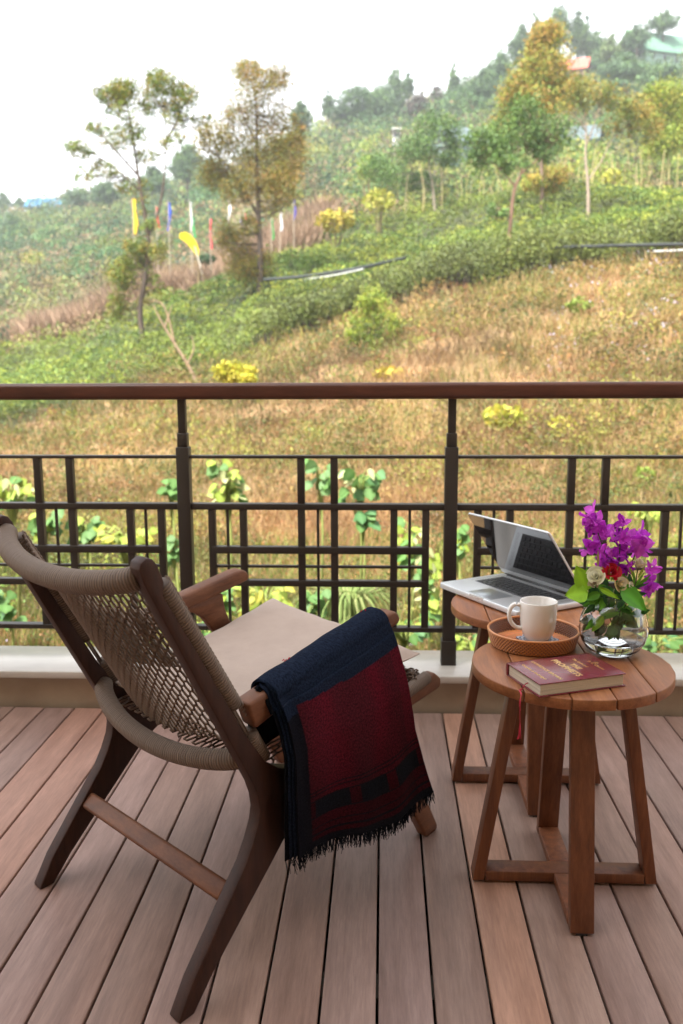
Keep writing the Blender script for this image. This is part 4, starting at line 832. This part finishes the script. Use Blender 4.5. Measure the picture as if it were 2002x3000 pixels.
# ---------------------------------------------------------------- two side tables
def side_table(name,label,cx,cy,sd,top=.53,Rt=.2215):
    rnd=random.Random(sd); root=empty(name,(cx,cy,0),label=label,cat='side table',group='round slatted side tables')
    pw=.09; th=.024
    for k in range(-2,3):
        x0_,x1_=k*pw-pw/2+.0012+.003,k*pw+pw/2-.0012+.003; x0_=max(x0_,-Rt); x1_=min(x1_,Rt)
        pts=[]; nn=14
        for i in range(nn+1):
            x=x0_+(x1_-x0_)*i/nn; pts.append((x,math.sqrt(max(Rt*Rt-x*x,1e-6))))
        out=pts+[(x,-y) for x,y in reversed(pts)]
        if k in (-2,2):
            out=[p for i,p in enumerate(out) if not(abs(p[1])<.002 and i%2)]
        o=prism('top_plank',[(x,y,top-th) for x,y in out],(0,0,th),M['table'],root,bv=.0022)
        t=rnd.uniform(.82,1.18); o.color=(t*rnd.uniform(.97,1.05),t,t,1)
    box('top_batten',(-.17,-.05,top-th-.014),(.17,-.015,top-th-.0005),M['tleg'],root); box('top_batten',(-.17,.02,top-th-.014),(.17,.055,top-th-.0005),M['tleg'],root)
    B=.2125; TT=.135; lt=.026; lw=.05; hb=.024; z0=.006; zt=top-th-.0145
    def leg(a,axis):  # a=+1/-1 end
        def P(r,w_,z): return (a*r,w_,z) if axis=='x' else (w_,a*r,z)
        V=[P(B-lt,-lw/2,z0),P(B,-lw/2,z0),P(B,lw/2,z0),P(B-lt,lw/2,z0),P(TT-lt,-lw/2,zt),P(TT,-lw/2,zt),P(TT,lw/2,zt),P(TT-lt,lw/2,zt)]
        o=hexa('leg',V,M['tleg'],root,bv=.0015); me=o.data; bm=bmesh.new(); bm.from_mesh(me); bmesh.ops.recalc_face_normals(bm,faces=bm.faces); bm.to_mesh(me); bm.free()
        o.color=(rnd.uniform(.85,1.15),)*3+(1,)
        gl=box('glide',(0,0,0),(.001,.001,.001),mat('black glide',(.02,.02,.02),.6),root); bpy.data.objects.remove(gl)
        c=P(B-lt/2,0,0); box('foot_pad',(c[0]-.011,c[1]-.011,0),(c[0]+.011,c[1]+.011,z0-.0003),M['keyblack'],root)
    for a in (1,-1): leg(a,'x'); leg(a,'y')
    i0=B-lt-.0008-.003
    box('base_rail',(-i0,-lw/2,z0),(i0,lw/2,z0+hb),M['tleg'],root,bv=.0015)
    for s_ in (1,-1):
        o=box('base_rail',(-lw/2,min(s_*(lw/2+.0006),s_*i0),z0),(lw/2,max(s_*(lw/2+.0006),s_*i0),z0+hb-.0006),M['tleg'],root,bv=.0015); o.color=(1.25,1.2,1.15,1)
    return root
side_table('side_table','round wooden side table carrying the tray, book and flower vase',.425,1.925,3)
side_table('side_table','round wooden side table carrying the open laptop, by the railing post',.415,2.42,8)
TZ=.53
# ---------------------------------------------------------------- laptop
lp=empty('laptop',(.169,2.584,TZ),label='open silver laptop with black keys standing on the rear side table',cat='laptop')
_a=math.radians(-59); D1=np.array([math.cos(_a),math.sin(_a),0]); D2=np.array([-D1[1],D1[0],0]); LW,LD=.365,.243
def q(a,b_,z): return D1*a+D2*b_+CZ*z
def slab(name,a0,b0,a1,b1,z0,z1,m,par,bv=0):
    return hexa(name,[q(a0,b0,z0),q(a1,b0,z0),q(a1,b1,z0),q(a0,b1,z0),q(a0,b0,z1),q(a1,b0,z1),q(a1,b1,z1),q(a0,b1,z1)],m,par,bv=bv)
def rrect(a0,b0,a1,b1,r,n=5):
    out=[]
    for cx,cy,st in ((a1-r,b1-r,0),(a0+r,b1-r,90),(a0+r,b0+r,180),(a1-r,b0+r,270)):
        for i in range(n+1): t=math.radians(st+90*i/n); out.append((cx+r*math.cos(t),cy+r*math.sin(t)))
    return out
prism('base',[q(a,b_,.004) for a,b_ in rrect(0,0,LW,LD,.010)],(0,0,.016),M['alu'],lp,bv=.002)
for (a,b_) in ((.03,.02),(.335,.02),(.03,.22),(.335,.22)): slab('foot',a-.008,b_-.008,a+.008,b_+.008,0,.0045,M['keyblack'],lp)
slab('base_shadow_line',.004,.004,LW-.004,LD-.004,.0028,.0042,M['keyblack'],lp)
kz=.0201
slab('trackpad',.130,.012,.235,.088,kz,kz+.0006,M['trackpad'],lp,bv=.0002)
slab('thumb_notch',.152,-.0012,.213,.006,.0125,.0206,mat('notch',(.75,.76,.77),.25,.6),lp)
slab('keyboard_well',.038,.104,.327,.212,kz-.0001,kz+.0003,mat('key well',(.05,.05,.055),.5),lp)
kb=Bag()
rows=[(14,.0145),(14,.0175),(14,.0175),(13,.0175),(12,.0175),(8,.0175)]
yb=.210
for ri,(n_,hk) in enumerate(rows):
    x=.0405; tot=.284; y1=yb-.0015; y0=yb-hk+.0015; wk=tot/n_
    for i in range(n_):
        w_=wk
        if ri==5:
            ws=[1,1,1,1.25,5,1.25,1,2.2]; w_=tot*ws[i]/sum(ws)
        a0,a1=x+.0014,x+w_-.0014; i1,i2=.0012,.0022
        V=[q(a0,y0,kz+.0004),q(a1,y0,kz+.0004),q(a1,y1,kz+.0004),q(a0,y1,kz+.0004),q(a0+i1,y0+i1,kz+i2),q(a1-i1,y0+i1,kz+i2),q(a1-i1,y1-i1,kz+i2),q(a0+i1,y1-i1,kz+i2)]
        kb.add(V,BOXF); x+=w_
    yb-=hk
kb.build('keyboard',M['keyblack'],lp,kind='stuff')
gr=Bag()
for sx in (.014,LW-.026):
    for i in range(6):
        for j in range(44): 
            p=q(sx+i*.0024,.106+j*.0024,kz); r_=.0006; gr.add([p+D1*r_,p+D2*r_,p-D1*r_,p-D2*r_],[(0,1,2,3)])
gr.build('speaker_grille',M['keyblack'],lp,kind='stuff')
tube('hinge',[q(.03,LD-.006,.020),q(.335,LD-.006,.020)],.0065,M['keyblack'],lp,sides=10)
ph=math.radians(54.5); HD=math.sin(ph)*CZ-math.cos(ph)*D2; HN=np.cross(D1,HD); HN=HN if HN@D2<0 else -HN   # HN points at the user
H0=q(0,LD-.006,.024)
def qs(a,h,n_): return H0+D1*a+HD*h+HN*n_
lidp=prism('lid',[qs(a,h,-.0065) for a,h in rrect(0,0,LW,.244,.012)],HN*.0055,M['alu'],lp,bv=.0015)
prism('screen_glass',[qs(a,h,-.0008) for a,h in rrect(.0025,.020,LW-.0025,.2415,.010)],HN*.0010,M['screen'],lp)
slab_=[qs(.0025,.001,-.0008),qs(LW-.0025,.001,-.0008),qs(LW-.0025,.0195,-.0008),qs(.0025,.0195,-.0008)]
prism('chin',slab_,HN*.0008,M['alu'],lp)
# ---------------------------------------------------------------- rattan tray
TRc=np.array([.362,2.062,TZ]); tray=empty('rattan_tray',tuple(TRc),label='round woven orange-brown rattan tray holding the mug',cat='tray')
M['rattan']=mat('rattan',(.36,.13,.04),.4,Coat_Weight=.25); _m=M['rattan']; _a=N(_m,'ShaderNodeAttribute'); _a.attribute_name='Col'; L(_m,_a.outputs['Color'],_m.node_tree.nodes['Principled BSDF'].inputs['Base Color'])
rb_=Bag(); RR=.106
for row in range(8):
    z=.004+row*.0042; rad=RR*(.93+.07*row/7)
    P=[]
    m=300
    for k in range(m+1):
        a=2*math.pi*k/m; r_=rad+.0012*(1 if ((k//2+row)%2) else -1); P.append((r_*math.cos(a),r_*math.sin(a),z+.0003*math.sin(a*9+row)))
    V,F_,U=tube_data(np.array(P),.0022,5,caps=False); n0_=len(rb_.V); rb_.add(V,F_,(.4,.15,.05),U)
    for k in range(m+1):
        c_=(.50,.185,.045) if ((k//2+row)%2) else (.13,.045,.02)
        for j in range(5): rb_.C[n0_+k*5+j]=c_
rb_.build('woven_wall',M['rattan'],tray,smooth=True,kind='stuff')
st_=Bag()
for k in range(150):
    a=2*math.pi*k/150; st_.tube([(RR*.93*math.cos(a),RR*.93*math.sin(a),.001),(RR*math.cos(a),RR*math.sin(a),.036)],.0013,4,(.22,.08,.03))
st_.build('stakes',M['rattan'],tray,smooth=True,kind='stuff')
P=[(RR*1.005*math.cos(2*math.pi*k/72),RR*1.005*math.sin(2*math.pi*k/72),.0375) for k in range(73)]
V,F_,U=tube_data(np.array(P),.0032,8,caps=False); meshobj('rim',V,F_,M['rattan'],tray,smooth=True,col=np.tile((.52,.20,.06),(len(V),1)))
fb=Bag()
for k in range(21):
    r_=.0048*(k+.5)
    P=[(r_*math.cos(2*math.pi*j/60),r_*math.sin(2*math.pi*j/60),.0052+.0004*math.sin(j*1.9+k)) for j in range(61)]
    V,F_,U=tube_data(np.array(P),.0025,4,caps=False); fb.add(V,F_,(.60*R.uniform(.8,1.1),.175,.035),U)
fb.build('tray_bottom',M['rattan'],tray,smooth=True,kind='stuff')
# coaster and mug
MG=TRc+np.array([.012,.006,.0078]); cs=empty('coaster',tuple(MG),label='grey and white scalloped coaster under the mug',cat='coaster')
nl=9; V=[(0,0,.0026)];Cc=[(.3,.3,.32)]; V2=[(0,0,.0002)]
mm=144
for j in range(mm):
    a=2*math.pi*j/mm; r_=.046+.005*math.cos(a*nl)
    V.append((r_*math.cos(a),r_*math.sin(a),.0026))
for rr_ in ():
    pass
ring=[]
Vc=[];Fc=[];Cc=[]
for ri,rf in enumerate((0,.45,.62,.72,.82,.92,1.0,1.0)):
    for j in range(mm):
        a=2*math.pi*j/mm; r_=(.047+.005*math.cos(a*nl))*max(rf,.001); Vc.append((r_*math.cos(a),r_*math.sin(a),.0026 if ri<7 else 0))
        dark=(.05,.06,.09); lite=(.55,.56,.60); Cc.append(dark if (math.cos(a*nl*1)>.2)==(ri%2==0) else lite)
for ri in range(7):
    for j in range(mm): a0=ri*mm+j; b0=ri*mm+(j+1)%mm; Fc.append((a0,b0,b0+mm,a0+mm))
meshobj('coaster_disc',Vc,Fc,M['col'],cs,col=np.array(Cc))
MB_=MG+np.array([0,0,.0027]); mug=empty('mug',tuple(MB_),label='white ceramic mug with its handle to the left standing in the tray',cat='mug')
pr_=[(0,0),(.026,0),(.0285,.0015),(.0335,.009),(.0385,.020),(.0415,.033),(.0432,.05),(.0440,.075),(.0444,.0945),(.0440,.0958),(.0428,.0958),(.0420,.0945),(.0410,.05),(.0385,.03),(.033,.014),(.02,.007),(0,.006)]
lathe('cup',pr_,M['ceramic'],mug,seg=64)
ha=math.radians(183); hd=np.array([math.cos(ha),math.sin(ha),0])
hp=smoothpath([hd*.041+CZ*.083,hd*.052+CZ*.088,hd*.064+CZ*.083,hd*.0705+CZ*.066,hd*.067+CZ*.047,hd*.055+CZ*.032,hd*.0405+CZ*.028],26)
tube('handle',hp,[.0052]*26,M['ceramic'],mug,sides=12,flat=1.3,upv=hd)
# ---------------------------------------------------------------- book
bk=empty('book',(.388,1.817,TZ),label='dark red hardback book with gold lettering and red ribbon beside the tray',cat='book')
K3,K2,K0=np.array([.3175,1.712,0]),np.array([.508,1.7835,0]),np.array([.268,1.842,0]); BX=(K2-K3)/np.linalg.norm(K2-K3); BY=np.array([-BX[1],BX[0],0]); BLn,BWd=.204,.138
BO=K3-np.array([.388,1.817,0])
def qb(a,b_,z): return BO+BX*a+BY*b_+CZ*z
M['cover']=mat('burgundy cover',(.16,.012,.022),.26,Coat_Weight=.35,Coat_Roughness=.2); _m=M['cover']; bump(_m,noisetex(_m,coords(_m),500,3,.6),.12,.0004)
M['paper']=mat('page block',(.58,.50,.38),.85); _m=M['paper']; _v=coords(_m,(1,1,1)); _w=N(_m,'ShaderNodeTexNoise',Scale=1.); L(_m,coords(_m,(6,6,2600)),_w.inputs['Vector']); L(_m,ramp(_m,_w.outputs[0],[(.35,(.40,.34,.25)),(.6,(.66,.58,.46))]),_m.node_tree.nodes['Principled BSDF'].inputs['Base Color'])
M['gold']=mat('gold foil lettering',(.80,.55,.22),.3,.8)
def bslab(name,a0,b0,a1,b1,z0,z1,m,bv=0): return hexa(name,[qb(a0,b0,z0),qb(a1,b0,z0),qb(a1,b1,z0),qb(a0,b1,z0),qb(a0,b0,z1),qb(a1,b0,z1),qb(a1,b1,z1),qb(a0,b1,z1)],m,bk,bv=bv)
bslab('back_cover',0,0,BLn,BWd,.0005,.003,M['cover'],.0006); bslab('front_cover',0,0,BLn,BWd,.0265,.029,M['cover'],.0006)
bslab('pages',.004,.004,BLn-.004,BWd-.004,.00305,.02645,M['paper'])
prism('spine',[qb(0,BWd,.0005),qb(0,BWd+.004,.004),qb(0,BWd+.0055,.0148),qb(0,BWd+.004,.0255),qb(0,BWd,.029),qb(0,BWd-.0035,.029),qb(0,BWd-.0035,.0005)],BX*BLn,M['cover'],bk,bv=.0008)
def gold(txt,a,b_,size,bold=False,ext=.00018):
    cu=bpy.data.curves.new('lettering','FONT'); cu.body=txt; cu.size=size; cu.align_x='CENTER'; cu.align_y='CENTER'; cu.extrude=ext; cu.offset=.0002 if not bold else .0006; cu.space_character=1.12
    t_=bpy.data.objects.new('tmp',cu); C.objects.link(t_); dg=bpy.context.evaluated_depsgraph_get(); me=bpy.data.meshes.new_from_object(t_.evaluated_get(dg)); bpy.data.objects.remove(t_); me.materials.clear(); me.materials.append(M['gold']); o=bpy.data.objects.new('lettering',me); link(o,bk); p=qb(a,b_,.0292); xd=Vector(-BY); yd=Vector(BX); zd=Vector((0,0,1))
    o.matrix_local=Matrix(((xd[0],yd[0],0,p[0]),(xd[1],yd[1],0,p[1]),(xd[2],yd[2],1,p[2]),(0,0,0,1))); return o
gold('R',.181,.075,.013,True); gold('P. C. Classics',.173,.062,.0095); gold('The Collected',.149,.086,.0085)
gold('THE',.127,.069,.017,True); gold('PROPHETS',.104,.069,.0205,True); gold('LAWRENCE BROWN',.056,.069,.0115); gold('Complete & Unabridged',.026,.069,.0085)
tri=Bag()
for k in range(4): p=qb(.183+R.uniform(-.004,.004),.069+.004*k,.0293); tri.add([p,p+BX*.004,p+BX*.002+BY*.0016],[(0,1,2)])
tri.build('crest',M['gold'],bk,kind='stuff')
rbm=mat('red ribbon',(.52,.02,.05),.5)
rp=smoothpath([qb(.006,.055,.012),qb(-.004,.050,.012),qb(-.014,.046,.004),qb(-.022,.040,.0022),qb(-.030,.022,.0015),qb(-.035,.014,-.012),qb(-.036,.013,-.030),qb(-.035,.013,-.052)],40)
tube('ribbon',rp,.0016,rbm,bk,sides=5,flat=.4)
tube('ribbon',[p+np.array([.002*math.sin(i*.5),.002,0.0008]) for i,p in enumerate(rp[6:34])],.0013,rbm,bk,sides=5,flat=.5)
tb=Bag()
for i in range(10): p=rp[-1]; tb.tube([p,p+np.array([R.gauss(0,.0015),R.gauss(0,.0015),-.016]),p+np.array([R.gauss(0,.003),R.gauss(0,.002),-.036])],.0006,3,(.4,.03,.04))
tb.build('ribbon_tassel',rbm,bk,kind='stuff')
# ---------------------------------------------------------------- vase with flowers
VC=np.array([.537,2.006,TZ]); vs=empty('vase',tuple(VC),label='clear round glass bowl vase on the right of the front side table',cat='vase')
op=[(0,.0),(.034,.0),(.048,.003),(.062,.014),(.072,.030),(.0775,.050),(.0785,.062),(.076,.080),(.070,.098),(.060,.114),(.050,.124),(.044,.130),(.0425,.137),(.044,.141)]
ip=[(r_-.0026 if r_>.01 else r_,z+.0 if z>.01 else z+.0045) for r_,z in op]
prof=op+[(.0428,.142)]+[(max(r_,0),z) for r_,z in reversed(ip)]
prof[0]=(0,0); lathe('glass_bowl',prof,M['glass'],vs,seg=64)
wl_=.036
wp=[(0,.0047)]+[(r_-.0027,max(z,.0047)) for r_,z in op[1:5] if z<wl_]+[(.0715,wl_),(0,wl_)]
lathe('water',wp,M['water'],vs,seg=64)
bq=empty('flower_bouquet',tuple(VC+np.array([0,0,.03])),label='bunch of purple bougainvillea, cream roses and green leaves in the glass bowl vase',cat='flowers')
BQ=VC+np.array([0,0,.03])
def bp(xz,yoff=0.): # source photo px -> local point at the bouquet's distance
    return at(xz[0]/1.27679,xz[1]/1.27679,2.006+yoff)-BQ
def rosett(name,c,size,cols,dirv,nl=9,open_=.6,matl='petal'):
    """cupped overlapping petals"""
    dv=np.array(dirv,float); dv/=np.linalg.norm(dv); t,b_=basis(dv[None]); t=t[0];b_=b_[0]; V=[];F=[];Cc=[]
    for k in range(nl):
        lay=k/nl; a0=k*2.4; rad=size*(.25+.75*lay); hgt=size*(1.25-.35*lay); op_=open_*lay
        nu,nv=6,5; base=len(V); col=np.array(cols[k%len(cols)])*R.uniform(.9,1.08)
        for i in range(nu+1):
            for j in range(nv+1):
                th=a0+(i/nu-.5)*1.9; h_=j/nv; rr_=rad*(.35+.65*math.sin(h_*1.5))*(1+op_*h_*h_*.6); edge=abs(i/nu-.5)*2; hh_=hgt*h_*(1-.25*edge**2*h_)-(op_*size*.35*h_**3)
                V.append(c+(t*math.cos(th)+b_*math.sin(th))*rr_+dv*hh_); Cc.append(np.clip(col*(.45+.6*h_)*(1,.97,.85+.15*h_) if False else col*(.62+.45*h_),0,1))
        F+=[(base+i*(nv+1)+j,base+(i+1)*(nv+1)+j,base+(i+1)*(nv+1)+j+1,base+i*(nv+1)+j+1) for i in range(nu) for j in range(nv)]
    return meshobj(name,V,F,M[matl],bq,smooth=True,col=np.array(Cc))
def bract(c,size,col,rnd):
    """one bougainvillea bloom: three papery bracts"""
    V=[];F=[];Cc=[]; ax=np.array([rnd.gauss(0,1),-abs(rnd.gauss(.6,.6)),rnd.gauss(.2,1)]); ax/=np.linalg.norm(ax); t,b_=basis(ax[None]); t=t[0];b_=b_[0]; a0=rnd.uniform(0,6)
    for k in range(3):
        a=a0+k*2.094; e=t*math.cos(a)+b_*math.sin(a); f_=np.cross(ax,e); base=len(V); n=5; tilt=rnd.uniform(.35,.95)
        for i in range(n+1):
            x=i/n; w_=size*.42*math.sin(math.pi*min(1,x**.75))*(1-.15*x)+.0004
            for j in (-1,-.5,0,.5,1):
                ruf=size*.05*math.sin(j*5+x*7+k*2)
                V.append(c+e*size*x*math.cos(tilt*.5)+ax*(size*tilt*x*(1-.2*x)+abs(j)**2*size*.16+ruf)+f_*w_*j); v_=rnd.uniform(.8,1.1)*(1.12 if abs(j)<.1 else 1); Cc.append(np.clip(np.array(col)*v_,0,1))
        F+=[(base+i*5+j,base+(i+1)*5+j,base+(i+1)*5+j+1,base+i*5+j+1) for i in range(n) for j in range(4)]
    return V,F,Cc
rnd=random.Random(5)
PUR=[(.60,.05,.62),(.42,.02,.46),(.74,.13,.74),(.56,.06,.66)]
blooms=[(1728,1515,16),(1742,1500,14),(1718,1528,12),(1750,1528,14),(1764,1548,13),(1752,1562,14),(1772,1572,12),(1730,1560,8),(1790,1550,11),(1800,1562,8),(1826,1532,12),(1838,1538,9),
(1812,1568,15),(1830,1570,14),(1845,1582,16),(1868,1572,18),(1884,1570,14),(1878,1592,18),(1860,1606,16),(1840,1608,14),(1886,1610,12),(1738,1602,15),(1722,1600,12),(1756,1612,14),(1768,1628,15),(1790,1636,16),(1810,1640,14),(1775,1648,14),(1802,1655,12),(1756,1640,12),(1745,1655,8),
(1828,1625,13),(1815,1610,12),(1830,1665,14),(1845,1672,10),(1820,1678,11),(1900,1672,13),(1910,1682,10),(1895,1718,14),(1912,1710,14),(1884,1728,10),(1902,1700,11),(1842,1692,7),(1786,1568,9)]
blooms+=[(x+rnd.uniform(-14,14),y+rnd.uniform(-12,12),s_*.8) for (x,y,s_) in blooms if s_>11]
for (x,y,s_) in blooms:
    c=bp((x,y),rnd.uniform(-.025,.045)); V,F_,Cc=bract(c,s_*2.0/FPX*2.3,rnd.choice(PUR),rnd); o=meshobj('bract_flower',V,F_,M['petal'],bq,smooth=True,col=np.array(Cc))
dk=[(1735,1565,6),(1796,1548,7),(1810,1552,6),(1792,1582,7),(1800,1570,6)]
for (x,y,s_) in dk:
    V,F_,Cc=bract(bp((x,y),.01),s_*2./FPX*1.6,(.10,.01,.12),rnd); meshobj('bract_flower',V,F_,M['petal'],bq,smooth=True,col=np.array(Cc))
CR=[(.78,.72,.52),(.74,.66,.42),(.80,.76,.62)]
rosett('rose',bp((1748,1692),-.03),.0175,[(.80,.78,.55),(.72,.72,.46),(.82,.80,.62)],(-.35,-.75,.5),11,.9)
rosett('rose',bp((1812,1712),-.035),.017,[(.80,.66,.36),(.78,.70,.48),(.76,.60,.30)],(.35,-.85,.25),10,.7)
rosett('rose',bp((1868,1662),-.01),.0165,CR,(.15,-.35,.9),8,.25)
rosett('rose',bp((1840,1715),-.03),.011,CR,(.8,-.5,.1),6,.5)
rosett('rose',bp((1742,1716),-.035),.014,[(.55,.44,.30),(.6,.5,.36)],(-.3,-.7,.5),6,.3)
rosett('rose',bp((1788,1678),-.018),.018,[(.62,.015,.03),(.5,.01,.03),(.7,.03,.05)],(0,-.8,.6),10,.9)
def gleaf(c,ln,wd,ax,nrm,col):
    ax=np.array(ax,float);ax/=np.linalg.norm(ax);nrm=np.array(nrm,float);nrm-=ax*(nrm@ax);nrm/=np.linalg.norm(nrm);sd=np.cross(nrm,ax);V=[];F=[];Cc=[];n=8
    for i in range(n+1):
        x=i/n; w_=wd*.5*math.sin(math.pi*x**.7)**.85
        for j in (-1,-.5,0,.5,1): V.append(c+ax*ln*x+sd*w_*j+nrm*(wd*.10*abs(j)-ln*.16*x*x+.0012*math.sin(x*20)*(abs(j)>.6))); Cc.append(np.clip(np.array(col)*(1.3 if j==0 else R.uniform(.9,1.08)),0,1))
    F=[(i*5+j,(i+1)*5+j,(i+1)*5+j+1,i*5+j+1) for i in range(n) for j in range(4)]
    meshobj('leaf',V,F,M['leaf'],bq,smooth=True,col=np.array(Cc))
LG=(.26,.50,.025); MGc=(.12,.34,.03); DG=(.035,.11,.03)
gleaf(bp((1722,1738),-.03),.052,.050,(-1,-.1,-.05),(.1,-.7,.7),LG); gleaf(bp((1722,1728),-.02),.062,.042,(-.45,0,.9),(-.1,-1,.2),LG); gleaf(bp((1730,1725),-.01),.05,.022,(-.2,.1,1),(-.3,-1,.2),MGc)
gleaf(bp((1815,1722),-.045),.078,.052,(.85,-.25,-.62),(.35,-.75,.55),(.09,.32,.02)); gleaf(bp((1755,1722),-.045),.052,.014,(.75,-.3,-.35),(.2,-1,.3),LG)
for (x,y,ax,cc_) in [(1862,1715,(.5,-.2,.9),MGc),(1858,1715,(-.1,-.2,1),MGc),(1860,1718,(.8,-.1,.5),MGc),(1850,1712,(-.6,-.1,.6),(.25,.4,.05)),(1862,1700,(-.45,0,1),(.3,.42,.06)),(1868,1695,(.55,0,1),(.3,.42,.06)),(1858,1722,(.3,-.3,.2),DG),(1870,1712,(.9,0,.7),MGc),(1840,1700,(-.7,0,.35),(.3,.4,.08)),(1783,1700,(0,-.3,1),(.35,.38,.06)),(1778,1700,(-.4,-.3,1),(.35,.38,.06)),(1790,1702,(.4,-.3,1),(.3,.38,.06)),(1752,1660,(0,0,1),(.4,.36,.12))]:
    gleaf(bp((x,y),-.02),.038,.006,ax,(0,-1,.3),cc_)
for k in range(64):
    x,y=rnd.uniform(1728,1856),rnd.uniform(1722,1838); c=bp((x,y),rnd.uniform(-.03,.03)); gleaf(c,rnd.uniform(.03,.055),rnd.uniform(.016,.03),(rnd.gauss(0,.7),rnd.gauss(0,.5),rnd.gauss(-.2,.7)),(rnd.gauss(0,.5),-1,.3),rnd.choice([DG,DG,MGc,(.05,.16,.03)]))
gleaf(bp((1768,1805),-.02),.045,.02,(-.6,-.2,-.8),(-.3,-1,.2),LG)
sb=Bag()
for (x0_,y0_,x1_,y1_) in [(1758,1880,1742,1820),(1742,1820,1725,1745),(1808,1868,1770,1740),(1792,1862,1800,1740),(1812,1862,1805,1740),(1835,1830,1868,1800),(1868,1800,1860,1770),(1800,1872,1830,1740),(1790,1868,1815,1730),(1800,1860,1838,1760),(1812,1720,1820,1560),(1800,1700,1752,1560),(1830,1700,1870,1600),(1815,1600,1826,1540),(1862,1740,1868,1670),(1745,1760,1745,1700),(1850,1740,1895,1700)]:
    a=bp((x0_,y0_),rnd.uniform(-.01,.02)); b_=bp((x1_,y1_),rnd.uniform(-.01,.02)); sb.tube([a,(a+b_)/2+np.array([rnd.gauss(0,.003)]*3),b_],.0014,5,(.07,.09,.03))
sb.build('stem',M['bark'],bq,smooth=True)
for k in range(3):
    pts=[bp((1775+12*math.cos(t)+k*6,1838+10*math.sin(t*1.3)),.0+.01*k) for t in np.linspace(0,5,24)]; tube('curly_root',pts,.0007,mat('root',(.05,.035,.03),.8),bq,sides=4)

# ---------------------------------------------------------------- hill air
hz=box('haze',(-260,-3,-12),(330,320,95),mat('haze',(1,1,1),1),kind='stuff')
_m=hz.data.materials[0]; nt=_m.node_tree; nt.nodes.remove(nt.nodes['Principled BSDF']); pv=nt.nodes.new('ShaderNodeVolumePrincipled'); pv.inputs['Color'].default_value=(.90,.95,1,1); pv.inputs['Density'].default_value=.0008; pv.inputs['Anisotropy'].default_value=.2
nt.links.new(pv.outputs[0],nt.nodes['Material Output'].inputs['Volume'])
